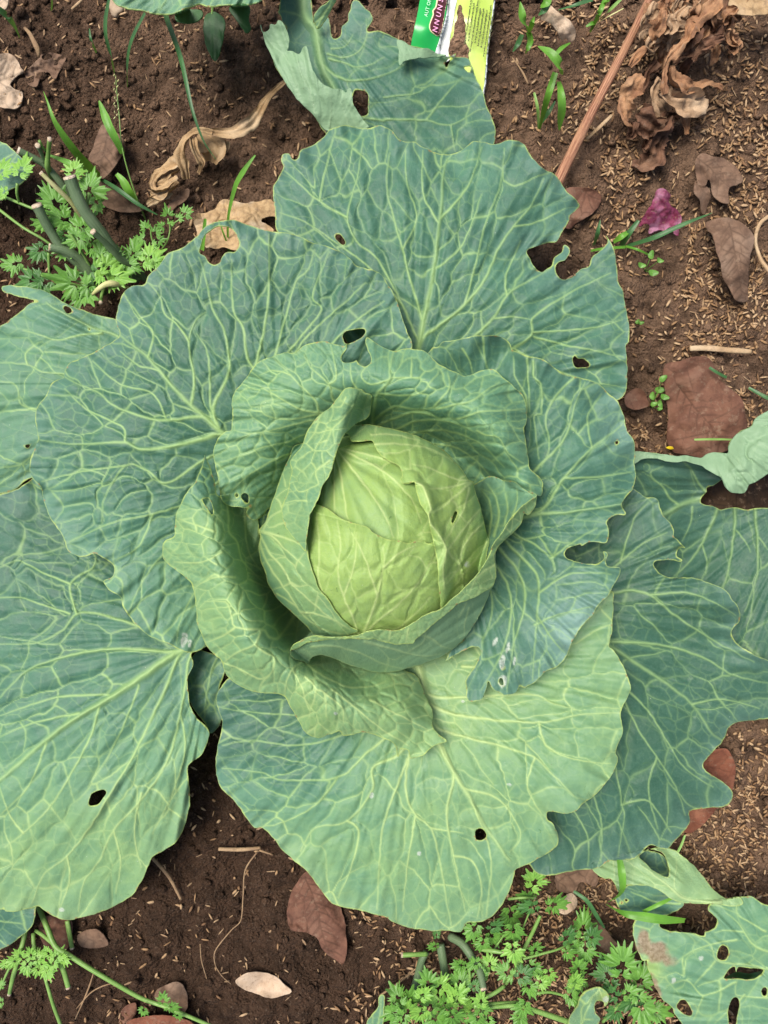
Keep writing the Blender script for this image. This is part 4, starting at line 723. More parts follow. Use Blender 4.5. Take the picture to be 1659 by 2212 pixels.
# --- L8c, L8b
leaf('outer_leaf', [patch([(-60, 1950), (40, 1900), (75, 1930), (74, 1985), (60, 2010), (30, 2035), (0, 2052), (-60, 2080), (-120, 2000)], [(0, 1960, .05), (70, 1965, .045), (0, 2050, .04), (-90, 2010, .04)], ribs=[(5, 2, [(-90, 1960), (0, 1990), (50, 1995)])], base=(-90, 1960), cell=36, tint=-.05, seed=72)], CAB, cb)
leaf('outer_leaf', [patch([(420, 1390), (480, 1420), (487, 1450), (470, 1500), (481, 1545), (472, 1570), (455, 1584), (440, 1560), (400, 1500), (390, 1450), (560, 1280), (680, 1230), (640, 1300)], [(620, 1280, .035), (450, 1500, .058), (470, 1580, .052), (420, 1420, .06)], ribs=[(7, 3, [(640, 1260), (470, 1420), (440, 1560)])], cell=34, tint=.12, seed=73)], CAB, cb)
# --- L8 big lower-left leaf
l8 = [(0, 1068), (30, 1060), (55, 1045), (80, 1030), (250, 1060), (500, 1150), (640, 1190), (580, 1320), (480, 1380), (415, 1411), (417, 1436), (407, 1461), (407, 1496), (412, 1526), (425, 1551), (445, 1571), (451, 1586), (447, 1606), (430, 1636), (415, 1646), (405, 1659), (411, 1729), (405, 1759), (395, 1794), (375, 1824), (355, 1836), (330, 1851), (320, 1874), (305, 1904), (285, 1934), (250, 1956), (215, 1971), (175, 1981), (145, 1986), (115, 1979), (95, 1966), (82, 1957), (70, 1961), (30, 1969), (12, 1967), (8, 1961), (4, 1965), (-60, 1960), (-130, 1900), (-150, 1500), (-110, 1150), (-40, 1080)]
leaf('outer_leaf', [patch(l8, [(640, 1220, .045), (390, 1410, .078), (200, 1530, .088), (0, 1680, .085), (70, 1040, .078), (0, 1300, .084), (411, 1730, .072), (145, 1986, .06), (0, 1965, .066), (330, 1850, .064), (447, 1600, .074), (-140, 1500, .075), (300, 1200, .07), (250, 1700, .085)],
     holes=[[(192, 1737), (197, 1714), (215, 1707), (227, 1706), (231, 1714), (220, 1729), (210, 1739), (197, 1741)]],
     ribs=[(20, 7, [(600, 1290), (470, 1370), (385, 1408), (300, 1466), (240, 1506), (165, 1551), (110, 1591), (30, 1659), (-60, 1740)]), (10, 4, [(430, 1400), (370, 1408), (300, 1403), (225, 1403), (165, 1413), (100, 1431), (55, 1451), (0, 1506)]), (8, 3, [(400, 1385), (280, 1346), (210, 1326), (165, 1326), (135, 1361), (80, 1388), (0, 1391)]),
           (6, 3, [(165, 1326), (152, 1261), (200, 1226), (205, 1200), (160, 1170)]), (5, 2, [(152, 1261), (90, 1236), (40, 1211), (0, 1226)]), (5, 2, [(150, 1326), (90, 1306), (45, 1291), (0, 1291)]), (6, 3, [(235, 1501), (125, 1506), (0, 1546)]), (6, 3, [(170, 1541), (75, 1561), (0, 1591)]),
           (9, 3, [(430, 1390), (390, 1411), (360, 1481), (330, 1546), (280, 1646), (235, 1719), (190, 1794), (145, 1849), (95, 1889), (70, 1950)]), (7, 3, [(425, 1395), (408, 1425), (400, 1481), (390, 1541), (360, 1646), (300, 1734), (245, 1794), (215, 1859), (180, 1909), (170, 1970)]), (5, 2, [(305, 1714), (290, 1799), (305, 1874)]), (6, 2.5, [(215, 1526), (195, 1591), (165, 1651), (110, 1740), (50, 1800), (10, 1830)]),
           (5, 2, [(300, 1480), (270, 1560), (230, 1640), (190, 1700)]), (5, 2, [(100, 1605), (60, 1700), (0, 1760)]), (5, 2, [(390, 1541), (400, 1620), (370, 1720), (330, 1800)]), (4, 2, [(145, 1849), (150, 1900), (130, 1960)]), (4, 2, [(245, 1794), (260, 1860), (250, 1930)]), (5, 2, [(50, 1800), (20, 1760), (0, 1700)])],
     base=(470, 1370), cell=40, el=1.5, tint=lambda x, y: .06+.46*sstep(1450, 1900, y+.2*x)-.16*sstep(1500, 1100, y), seed=74, blister=.0009, scars=[(133, 1966, 6, 5, 0), (383, 1350, 3, 5, 0)], ruffle=.004)], CAB, cb)  # tint runs dark to pale downwards: yellowing, plus light and shade in the colour
# --- L7 lower-right leaf
l7 = [(1340, 1080), (1355, 1066), (1366, 1054), (1382, 1064), (1395, 1075), (1410, 1075), (1423, 1081), (1426, 1094), (1434, 1114), (1447, 1128), (1454, 1145), (1456, 1160), (1469, 1171), (1477, 1178), (1480, 1184), (1472, 1183), (1465, 1189), (1463, 1200), (1469, 1205), (1474, 1211), (1465, 1212), (1454, 1209), (1432, 1209), (1417, 1213), (1413, 1218), (1417, 1229), (1425, 1238), (1444, 1248), (1494, 1248), (1539, 1261), (1569, 1276), (1584, 1296), (1597, 1316), (1597, 1341), (1584, 1356), (1579, 1366), (1589, 1386), (1609, 1401), (1634, 1416), (1659, 1426), (1700, 1445), (1715, 1500), (1700, 1552), (1659, 1552), (1609, 1558), (1584, 1564), (1572, 1575), (1564, 1596), (1544, 1621), (1519, 1648), (1520, 1660), (1529, 1669), (1554, 1684), (1574, 1699), (1583, 1712), (1579, 1729), (1569, 1741), (1549, 1744), (1524, 1746), (1489, 1751), (1489, 1774), (1479, 1794), (1454, 1819), (1439, 1834), (1409, 1826), (1399, 1829), (1384, 1844), (1369, 1856), (1329, 1859), (1314, 1859), (1294, 1874), (1282, 1876), (1254, 1879), (1229, 1884), (1194, 1890), (1169, 1889), (1149, 1876), (1110, 1820), (1100, 1700), (1020, 1450), (900, 1300), (900, 1190), (1100, 1180), (1260, 1110)]
leaf('outer_leaf', [patch(l7, [(900, 1250, .04), (1322, 1398, .072), (1540, 1590, .062), (1583, 1712, .05), (1659, 1500, .065), (1590, 1310, .088), (1450, 1220, .085), (1400, 1070, .08), (1200, 1880, .055), (1440, 1834, .052), (1350, 1700, .064), (1100, 1500, .055), (1500, 1400, .066), (1470, 1180, .09)],
     ribs=[(13, 5, [(900, 1250), (1150, 1310), (1322, 1398), (1379, 1436), (1439, 1476), (1494, 1521), (1539, 1586), (1560, 1600)]), (8, 3, [(1300, 1385), (1409, 1391), (1479, 1406), (1529, 1426), (1579, 1456), (1659, 1476)]), (8, 3, [(1250, 1300), (1354, 1276), (1404, 1286), (1454, 1326), (1529, 1376), (1629, 1431)]), (6, 2, [(1404, 1286), (1480, 1280), (1540, 1300), (1590, 1330)]), (6, 2.5, [(1300, 1400), (1344, 1476), (1404, 1541), (1444, 1606), (1479, 1659), (1540, 1700)]),
           (6, 2, [(1300, 1410), (1349, 1516), (1379, 1576), (1419, 1636), (1460, 1700), (1480, 1760)]), (6, 2, [(1250, 1450), (1310, 1600), (1329, 1659), (1344, 1739), (1349, 1759), (1335, 1850)]), (5, 2, [(1230, 1550), (1279, 1709), (1299, 1779), (1297, 1865)]), (4, 2, [(1200, 1700), (1244, 1759), (1269, 1809), (1270, 1870)]), (5, 2, [(1494, 1521), (1560, 1510), (1640, 1530)]), (5, 2, [(1344, 1739), (1400, 1730), (1450, 1800)]), (6, 2, [(1300, 1250), (1380, 1180), (1440, 1150)]), (5, 2, [(1340, 1215), (1370, 1120), (1400, 1085)]), (4, 2, [(1419, 1636), (1400, 1700), (1420, 1790)])],
     base=(1150, 1310), cell=38, el=1.45, tint=-.30, vmul=.72, seed=75, blister=.0010, ruffle=.005)], CAB, cb)
# --- L6 bottom leaf
l6 = [(495, 1465), (480, 1480), (468, 1505), (470, 1530), (480, 1560), (475, 1590), (465, 1640), (468, 1680), (475, 1700), (495, 1720), (515, 1740), (535, 1770), (550, 1788), (567, 1788), (590, 1810), (605, 1832), (635, 1860), (660, 1878), (680, 1905), (700, 1930), (720, 1952), (765, 1965), (800, 1973), (830, 1980), (850, 1992), (880, 2003), (910, 2008), (935, 2012), (965, 2009), (995, 2013), (1010, 1994), (1045, 1990), (1080, 1962), (1098, 1930), (1112, 1890), (1115, 1878), (1150, 1862), (1180, 1845), (1203, 1828), (1204, 1805), (1195, 1780), (1182, 1768), (1184, 1753), (1220, 1758), (1245, 1752), (1260, 1735), (1290, 1715), (1310, 1690), (1330, 1660), (1335, 1640), (1330, 1625), (1345, 1580), (1341, 1540), (1362, 1490), (1358, 1465), (1342, 1430), (1325, 1403), (1314, 1397), (1321, 1370), (1323, 1330), (1325, 1278), (1300, 1290), (1150, 1300), (950, 1230), (760, 1300), (600, 1430)]
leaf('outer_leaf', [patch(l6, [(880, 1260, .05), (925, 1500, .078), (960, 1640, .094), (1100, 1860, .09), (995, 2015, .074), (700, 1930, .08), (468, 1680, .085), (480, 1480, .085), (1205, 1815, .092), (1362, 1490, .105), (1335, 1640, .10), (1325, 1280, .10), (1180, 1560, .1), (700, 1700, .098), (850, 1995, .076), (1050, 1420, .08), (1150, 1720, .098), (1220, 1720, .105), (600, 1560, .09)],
     holes=[[(1027, 1794), (1040, 1789), (1050, 1799), (1050, 1809), (1037, 1816), (1027, 1812)]],
     ribs=[(20, 6, [(860, 1280), (900, 1420), (925, 1530), (945, 1600), (975, 1659), (1020, 1734), (1050, 1789), (1100, 1859)]), (8, 3, [(955, 1615), (980, 1674), (965, 1759), (980, 1849), (1005, 1969)]), (7, 3, [(920, 1590), (885, 1630), (877, 1709), (897, 1759), (930, 1789), (950, 1859), (965, 1950), (975, 2000)]), (5, 2, [(897, 1764), (880, 1869), (870, 1969)]), (7, 2.5, [(985, 1680), (1005, 1704), (1080, 1729), (1125, 1804), (1100, 1840)]),
           (9, 3, [(900, 1440), (925, 1500), (1020, 1506), (1110, 1500), (1155, 1501), (1200, 1521), (1240, 1530)]), (10, 3, [(905, 1480), (930, 1521), (995, 1546), (1165, 1561), (1260, 1543), (1340, 1541)]), (8, 3, [(930, 1550), (950, 1576), (1080, 1611), (1155, 1636), (1180, 1660), (1240, 1720)]), (6, 2, [(1165, 1561), (1180, 1610), (1240, 1640), (1320, 1650)]), (5, 2, [(1155, 1636), (1140, 1700), (1170, 1760)]),
           (9, 3, [(915, 1570), (860, 1630), (805, 1659), (805, 1704), (750, 1774), (680, 1789), (650, 1839)]), (6, 2, [(750, 1774), (775, 1794), (760, 1869), (730, 1940)]), (6, 2.5, [(880, 1640), (829, 1779), (820, 1859), (815, 1965)]), (7, 2.5, [(900, 1540), (800, 1620), (730, 1679), (600, 1684), (565, 1669), (480, 1660)]), (6, 2, [(890, 1510), (760, 1580), (650, 1610), (540, 1600), (480, 1610)]), (5, 2, [(880, 1480), (700, 1540), (560, 1540), (480, 1530)]), (5, 2, [(730, 1679), (680, 1740), (600, 1780), (560, 1785)]), (5, 2, [(1020, 1734), (1060, 1850), (1050, 1980)]), (5, 2, [(980, 1849), (1020, 1860), (1040, 1920), (1030, 1985)]), (7, 3, [(1000, 1440), (1100, 1440), (1200, 1400), (1300, 1310)]), (5, 2, [(930, 1789), (1000, 1800)])],
     base=(900, 1420), cell=38, el=1.5, tint=lambda x, y: .46-.56*sstep(900, 560, x)*sstep(1850, 1600, y)+.12*np.exp(-((x-1000)**2+(y-1500)**2)/30000.), seed=76, blister=.0010, scars=[(1100, 1695, 6, 3, .1), (905, 1844, 5, 6, 0), (803, 1718, 5, 6, .4), (1000, 1515, 4, 3, 0)], ruffle=.004)], CAB, cb)  # darker tint at upper left, paler below: yellowing plus shading put into the colour
# --- L1 top leaf
l1 = [(640, 560), (600, 500), (592, 440), (590, 405), (600, 385), (612, 360), (608, 345), (612, 333), (625, 331), (632, 342), (643, 343), (648, 327), (680, 310), (702, 292), (715, 278), (745, 270), (775, 277), (800, 275), (822, 270), (847, 282), (862, 300), (874, 306), (894, 307), (919, 320), (964, 335), (994, 327), (1022, 306), (1044, 307), (1069, 312), (1099, 302), (1129, 310), (1149, 340), (1169, 362), (1199, 377), (1222, 410), (1244, 430), (1252, 447), (1229, 465), (1229, 475), (1214, 500), (1202, 522), (1179, 525), (1149, 535), (1139, 545), (1152, 573), (1169, 588), (1179, 583), (1193, 572), (1198, 555), (1214, 545), (1219, 530), (1231, 540), (1222, 560), (1207, 566), (1200, 577), (1203, 593), (1214, 603), (1234, 600), (1254, 583), (1274, 573), (1279, 556), (1300, 538), (1312, 522), (1307, 505), (1318, 520), (1330, 553), (1333, 580), (1335, 610), (1347, 630), (1350, 650), (1357, 693), (1359, 738), (1352, 747), (1354, 793), (1352, 838), (1334, 865), (1280, 860), (1150, 850), (1000, 900), (900, 1040), (820, 1060), (800, 900), (760, 760)]
leaf('outer_leaf', [patch(l1, [(830, 1050, .06), (905, 750, .092), (945, 500, .108), (965, 335, .10), (600, 400, .10), (745, 270, .098), (1250, 445, .092), (1308, 505, .10), (1355, 700, .10), (1338, 865, .095), (1100, 650, .104), (700, 600, .098), (1140, 540, .098), (1000, 850, .085), (1150, 400, .104), (800, 420, .108)],
     holes=[[(725, 508), (735, 507), (747, 525), (740, 531), (727, 517)], [(1237, 778), (1242, 767), (1249, 775), (1262, 775), (1274, 788), (1269, 792), (1244, 792)]],
     ribs=[(17, 5, [(860, 1000), (890, 850), (904, 748), (920, 670), (937, 583), (947, 500), (954, 440), (957, 380), (965, 345)]), (5, 2.5, [(947, 480), (917, 430), (912, 400), (914, 325)]), (6, 2.5, [(951, 472), (994, 425), (1019, 385), (1041, 318)]), (9, 3, [(904, 760), (914, 728), (949, 703), (1004, 658), (1044, 608), (1064, 568), (1074, 540), (1109, 490), (1149, 440), (1175, 385)]), (9, 3, [(950, 800), (1029, 723), (1069, 683), (1094, 638), (1149, 603), (1190, 580)]), (5, 2.5, [(1094, 638), (1092, 598), (1109, 558), (1125, 520)]),
           (8, 3, [(1000, 830), (1109, 753), (1149, 723), (1149, 690), (1189, 658), (1249, 623), (1320, 590)]), (4, 2, [(1069, 688), (1110, 684), (1144, 690)]), (5, 2, [(1154, 718), (1279, 708), (1345, 690)]), (5, 2, [(1154, 728), (1220, 745), (1289, 758), (1348, 772)]), (6, 3, [(912, 690), (885, 600), (870, 540), (850, 470), (835, 400), (842, 330)]), (6, 3, [(905, 740), (860, 640), (815, 560), (770, 520), (750, 470), (765, 405), (772, 385), (785, 300)]), (5, 2, [(750, 470), (690, 435), (650, 400), (615, 370)]), (5, 2.5, [(870, 660), (800, 580), (720, 520), (660, 480), (605, 460)]), (5, 2, [(1004, 658), (1030, 560), (1050, 480), (1080, 400), (1090, 320)]), (4, 2, [(1109, 490), (1160, 480), (1220, 450)]), (5, 2, [(937, 583), (990, 540), (1020, 480), (1040, 420)]), (5, 2, [(1109, 753), (1200, 800), (1300, 830)]), (4, 2, [(870, 540), (900, 470), (880, 400), (875, 320)]), (4, 2, [(690, 435), (700, 380), (720, 300)])],
     base=(890, 850), cell=38, el=1.55, tint=lambda x, y: -.02+.16*np.exp(-((x-1010)**2+(y-345)**2)/1500.), vmul=.9, seed=77, blister=.0010, ruffle=.0055)], CAB, cb)
# --- L2 upper-left leaf
l2 = [(889, 752), (879, 713), (864, 673), (852, 638), (832, 603), (815, 588), (790, 579), (770, 575), (752, 556), (735, 545), (715, 535), (690, 528), (668, 521), (650, 511), (615, 502), (575, 497), (540, 487), (515, 477), (495, 475), (465, 480), (440, 492), (425, 510), (400, 532), (360, 549), (345, 573), (320, 598), (310, 615), (285, 618), (267, 633), (257, 658), (250, 693), (257, 718), (253, 730), (225, 748), (190, 768), (150, 783), (140, 803), (137, 815), (115, 825), (102, 848), (82, 878), (75, 903), (80, 933), (82, 950), (70, 978), (64, 1003), (67, 1028), (80, 1045), (90, 1058), (95, 1083), (105, 1111), (120, 1136), (135, 1156), (145, 1186), (165, 1201), (185, 1202), (205, 1196), (225, 1206), (245, 1221), (247, 1236), (240, 1248), (224, 1256), (235, 1273), (260, 1291), (265, 1311), (280, 1331), (295, 1351), (325, 1376), (365, 1391), (395, 1406), (415, 1410), (440, 1400), (480, 1340), (560, 1240), (690, 1140), (740, 1060), (720, 900), (830, 800)]
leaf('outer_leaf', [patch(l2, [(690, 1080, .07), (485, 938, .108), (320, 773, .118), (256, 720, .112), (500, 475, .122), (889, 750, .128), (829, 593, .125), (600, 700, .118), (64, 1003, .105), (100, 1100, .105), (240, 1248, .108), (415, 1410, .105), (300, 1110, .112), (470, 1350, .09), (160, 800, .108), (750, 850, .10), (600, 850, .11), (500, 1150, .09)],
     holes=[[(432, 545), (435, 525), (445, 505), (470, 488), (495, 492), (507, 505), (515, 525), (508, 543), (490, 545), (480, 553), (475, 565), (465, 572), (452, 568), (442, 553)], [(740, 725), (750, 715), (770, 710), (787, 710), (789, 720), (775, 733), (750, 743), (742, 738)]],
     ribs=[(18, 5, [(690, 1090), (560, 990), (485, 938), (450, 908), (410, 873), (370, 833), (320, 773), (270, 733), (256, 723)]), (7, 3, [(412, 875), (419, 823), (408, 738), (422, 693), (445, 675)]), (5, 2, [(408, 738), (385, 703), (355, 678), (345, 640), (320, 610)]), (9, 3, [(475, 930), (460, 883), (495, 803), (492, 753), (482, 708), (460, 670), (440, 583), (430, 555)]), (6, 3, [(470, 915), (455, 878), (452, 793), (445, 753), (425, 720)]), (7, 3, [(560, 810), (535, 773), (525, 708), (505, 673), (500, 613), (500, 560)]), (6, 3, [(550, 800), (555, 778), (575, 683), (582, 583), (580, 505)]), (5, 2.5, [(580, 810), (595, 763), (620, 673), (640, 608), (665, 583), (680, 540)]), (5, 2.5, [(600, 800), (625, 758), (695, 668), (675, 643), (695, 583), (710, 545)]), (5, 2.5, [(620, 800), (650, 743), (700, 693), (740, 658), (790, 610)]), (5, 2, [(700, 760), (760, 700), (830, 650)]),
           (9, 3, [(470, 925), (440, 900), (360, 908), (300, 898), (240, 873), (215, 848), (165, 828), (140, 815)]), (11, 3, [(540, 960), (475, 938), (430, 950), (350, 968), (300, 970), (270, 955), (160, 960), (80, 950)]), (5, 2.5, [(270, 955), (265, 923), (185, 883), (140, 840)]), (7, 3, [(500, 970), (440, 993), (375, 1038), (350, 1043), (320, 1018), (272, 1005), (225, 1078), (220, 1130)]), (4, 2, [(272, 1005), (170, 1020), (90, 1040)]), (6, 2.5, [(520, 1000), (420, 1080), (330, 1110), (240, 1130), (150, 1170)]), (6, 2.5, [(540, 1040), (430, 1150), (350, 1200), (300, 1270), (280, 1320)]), (6, 2.5, [(560, 1060), (470, 1180), (420, 1280), (390, 1340), (380, 1390)]), (4, 2, [(330, 1110), (300, 1180), (250, 1210)]), (4, 2, [(360, 908), (330, 850), (260, 830), (200, 780)]), (5, 2, [(370, 833), (340, 800), (300, 790), (260, 760)]), (4, 2, [(320, 773), (330, 720), (300, 680), (270, 640)])],
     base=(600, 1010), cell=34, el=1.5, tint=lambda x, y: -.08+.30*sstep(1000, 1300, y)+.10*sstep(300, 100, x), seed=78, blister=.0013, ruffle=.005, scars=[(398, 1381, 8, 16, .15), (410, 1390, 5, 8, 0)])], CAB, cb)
# --- L4 right leaf
l4 = [(905, 800), (924, 761), (934, 751), (947, 749), (957, 738), (987, 734), (1012, 728), (1042, 725), (1067, 723), (1084, 729), (1097, 738), (1104, 749), (1107, 756), (1127, 764), (1152, 771), (1177, 778), (1194, 793), (1224, 810), (1259, 818), (1294, 830), (1314, 848), (1334, 868), (1349, 903), (1354, 928), (1369, 953), (1372, 983), (1369, 1003), (1374, 1028), (1367, 1058), (1347, 1078), (1342, 1093), (1352, 1106), (1350, 1112), (1329, 1113), (1312, 1126), (1314, 1141), (1309, 1171), (1269, 1171), (1257, 1178), (1255, 1173), (1229, 1183), (1219, 1196), (1224, 1206), (1254, 1216), (1289, 1218), (1304, 1208), (1304, 1191), (1314, 1198), (1309, 1213), (1314, 1223), (1340, 1225), (1337, 1246), (1324, 1266), (1314, 1286), (1294, 1306), (1274, 1336), (1254, 1356), (1234, 1391), (1224, 1416), (1204, 1441), (1179, 1451), (1159, 1471), (1134, 1486), (1122, 1481), (1114, 1496), (1094, 1503), (1084, 1500), (1064, 1487), (1055, 1472), (1048, 1500), (1040, 1511), (1014, 1513), (1008, 1497), (1006, 1472), (1017, 1452), (1034, 1422), (1037, 1402), (1027, 1396), (1009, 1402), (987, 1412), (974, 1420), (963, 1428), (969, 1414), (982, 1397), (999, 1383), (1005, 1340), (960, 1270), (900, 1200), (890, 1100), (930, 980), (950, 870)]
leaf('outer_leaf', [patch(l4, [(920, 1150, .07), (1130, 1115, .104), (1217, 1033, .128), (1279, 968, .128), (1372, 980, .118), (1300, 830, .125), (1067, 723, .136), (924, 761, .128), (1140, 870, .128), (1000, 850, .11), (1340, 1225, .135), (1312, 1126, .125), (1180, 1300, .125), (1094, 1503, .114), (1020, 1513, .108), (1110, 1250, .098), (1020, 1380, .105), (1224, 1416, .126), (1107, 760, .12), (1127, 775, .136), (1000, 1100, .075), (1180, 1180, .11), (1060, 1180, .085)],
     holes=[[(1078, 1469), (1083, 1464), (1088, 1472), (1087, 1482), (1079, 1477)], [(1083, 1445), (1090, 1440), (1091, 1444), (1085, 1448)], [(1328, 956), (1334, 951), (1336, 955), (1331, 960)]],
     ribs=[(12, 4, [(930, 1150), (1050, 1130), (1129, 1118), (1172, 1110), (1217, 1108), (1270, 1100), (1340, 1090)]), (9, 3, [(1129, 1118), (1174, 1098), (1219, 1033), (1279, 968), (1329, 930), (1350, 910)]), (8, 3, [(1090, 1090), (1159, 1013), (1219, 948), (1244, 868), (1264, 825)]), (7, 3, [(1110, 1120), (1110, 1151), (1154, 1176), (1189, 1206), (1199, 1236)]), (8, 3, [(1070, 1140), (1094, 1171), (1129, 1206), (1159, 1241), (1164, 1281), (1155, 1400), (1150, 1470)]), (8, 3, [(1050, 1150), (1084, 1191), (1114, 1226), (1134, 1276), (1129, 1331), (1110, 1390), (1095, 1495)]), (7, 3, [(1030, 1170), (1074, 1226), (1099, 1271), (1104, 1321), (1094, 1381), (1070, 1440), (1040, 1490)]), (6, 2.5, [(1020, 1200), (1060, 1280), (1060, 1340), (1040, 1390)]),
           (5, 2, [(1044, 730), (1047, 776), (1054, 800)]), (5, 2, [(999, 754), (1014, 779), (1022, 810)]), (5, 2, [(1137, 890), (1137, 861), (1127, 839), (1112, 811), (1109, 770)]), (5, 2, [(1139, 776), (1142, 844), (1144, 889)]), (5, 2.5, [(1152, 780), (1154, 816), (1169, 829), (1169, 894), (1154, 896), (1164, 991)]), (5, 2.5, [(1240, 815), (1202, 854), (1179, 901), (1187, 966), (1170, 1010)]), (5, 2, [(1219, 1033), (1290, 1030), (1365, 1020)]), (5, 2, [(1189, 1206), (1240, 1170), (1290, 1140)]), (5, 2, [(1164, 1281), (1230, 1240), (1320, 1240)]), (5, 2, [(1155, 1350), (1200, 1330), (1280, 1310)]), (4, 2, [(1279, 968), (1270, 900), (1300, 850)]), (4, 2, [(1160, 1330), (1200, 1390), (1220, 1410)])],
     base=(1000, 1140), cell=34, el=1.55, tint=lambda x, y: -.02, vmul=.85, bloom=lambda x, y: .75*np.exp(-((x-1235)**2/9000.+(y-1340)**2/14000.))+.25*np.exp(-((x-1330)**2+(y-920)**2)/8000.), seed=79, blister=.0011, ruffle=.006, scars=[(1097, 1400, 4, 14, .25), (1086, 1428, 7, 18, .15), (1111, 1430, 3, 11, .1), (1070, 1385, 4, 12, .5), (1086, 1470, 9, 16, .1)])], CAB, cb)
# --- L5 lower-left wrapper
l5 = H7((200, 480), (190, 530), (165, 580), (145, 610), (120, 640), (95, 700), (85, 760), (80, 800), (45, 815), (35, 850), (40, 890), (80, 925), (125, 960), (155, 1000), (165, 1070), (175, 1150), (210, 1230), (265, 1290), (285, 1340), (330, 1385), (400, 1410), (480, 1420), (515, 1432), (550, 1490), (590, 1560), (640, 1590), (690, 1580), (730, 1563), (745, 1582), (830, 1570), (900, 1590), (940, 1610), (955, 1640), (960, 1665), (970, 1632), (1000, 1640), (1010, 1670), (1060, 1660), (1100, 1625), (1150, 1605), (1120, 1575), (1095, 1540), (1096, 1490), (1075, 1440), (1055, 1390), (1030, 1345), (980, 1320), (900, 1230), (760, 1120), (600, 1000), (480, 900), (420, 800), (400, 700), (320, 640), (255, 640), (235, 570), (215, 510))
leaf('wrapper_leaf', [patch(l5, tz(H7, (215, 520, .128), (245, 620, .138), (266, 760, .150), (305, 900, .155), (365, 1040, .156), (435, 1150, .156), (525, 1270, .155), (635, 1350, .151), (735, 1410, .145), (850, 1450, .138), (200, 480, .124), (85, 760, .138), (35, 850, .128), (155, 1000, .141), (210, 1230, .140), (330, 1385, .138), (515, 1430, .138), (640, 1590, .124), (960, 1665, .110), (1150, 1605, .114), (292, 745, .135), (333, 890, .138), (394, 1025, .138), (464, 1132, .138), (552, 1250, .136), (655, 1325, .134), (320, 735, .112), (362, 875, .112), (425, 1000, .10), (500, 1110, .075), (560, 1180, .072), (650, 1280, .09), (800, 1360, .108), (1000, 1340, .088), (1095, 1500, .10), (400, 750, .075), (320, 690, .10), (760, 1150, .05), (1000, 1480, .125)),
     holes=[H7((190, 655), (205, 650), (218, 652), (232, 700), (230, 718), (212, 692))],
     ribs=[(9, 4, Q5((900, 100), (760, 260), (630, 430), (560, 420), (500, 355), (430, 480), (300, 540), (160, 640))), (6, 2.5, Q5((430, 480), (510, 540), (600, 600), (590, 700), (480, 830), (470, 880))), (6, 2.5, Q5((500, 355), (260, 330), (230, 230), (200, 130), (180, 110), (0, 110))), (5, 2, Q5((260, 330), (180, 390), (20, 460))), (6, 2.5, Q5((900, 600), (760, 690), (700, 830), (690, 920))), (5, 2, Q5((760, 690), (840, 850), (860, 940), (910, 1060), (900, 1106))), (5, 2, Q5((870, 760), (960, 870), (910, 1060))), (5, 2, Q5((960, 870), (1030, 900), (1050, 1106))), (5, 2, Q5((1030, 900), (1190, 1030), (1200, 1150))),
           (6, 3, Q3((200, 380), (215, 620), (280, 700), (330, 870), (520, 1060))), (6, 3, Q3((350, 400), (355, 640), (400, 830), (540, 1020))), (5, 2, Q3((100, 900), (0, 830))), (5, 2, Q3((130, 1000), (80, 980), (0, 1040))), (4, 2, Q5((300, 690), (480, 780), (600, 700))), (4, 2, Q5((160, 640), (300, 690), (360, 750))), (5, 2, H7((240, 780), (180, 760), (100, 730))), (5, 2, H7((270, 860), (190, 900), (80, 900))), (5, 2, H7((320, 960), (240, 960), (160, 1000))), (6, 3, Q5((880, 640), (1000, 740), (1250, 850), (1450, 840), (1560, 800))), (5, 2, H7((700, 1400), (800, 1480), (900, 1560), (1000, 1620))), (5, 2, H7((850, 1440), (960, 1500), (1080, 1560)))],
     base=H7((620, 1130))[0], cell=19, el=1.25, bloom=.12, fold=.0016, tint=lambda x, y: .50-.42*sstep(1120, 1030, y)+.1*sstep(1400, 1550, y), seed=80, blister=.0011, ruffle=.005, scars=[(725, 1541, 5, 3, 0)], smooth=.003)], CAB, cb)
# --- L3 top wrapper
l3 = [(469, 1025), (475, 1058), (479, 1080), (487, 1089), (501, 1094), (515, 1094), (530, 1098), (543, 1092), (533, 1103), (536, 1116), (550, 1124), (567, 1114), (580, 1100), (640, 1090), (760, 1090), (900, 1090), (1010, 1100), (1060, 1070), (1100, 1050), (1134, 1060), (1147, 1066), (1159, 1070), (1168, 1073), (1172, 1063), (1172, 1040), (1162, 1028), (1144, 1012), (1144, 995), (1139, 979), (1138, 964), (1134, 939), (1131, 924), (1137, 914), (1139, 894), (1136, 874), (1129, 854), (1112, 838), (1094, 821), (1077, 805), (1062, 798), (1042, 800), (1019, 809), (1002, 811), (982, 804), (954, 790), (937, 776), (919, 760), (902, 755), (872, 753), (849, 758), (822, 746), (802, 735), (792, 731), (792, 746), (799, 764), (801, 780), (797, 788), (787, 793), (775, 786), (770, 778), (765, 782), (747, 785), (737, 778), (740, 766), (749, 754), (749, 742), (745, 746), (725, 743), (702, 738), (682, 738), (660, 744), (647, 754), (635, 763), (617, 761), (602, 764), (585, 771), (565, 779), (545, 794), (535, 811), (520, 829), (509, 844), (502, 864), (502, 885), (501, 906), (500, 929), (487, 931), (470, 949), (462, 969), (461, 994)]
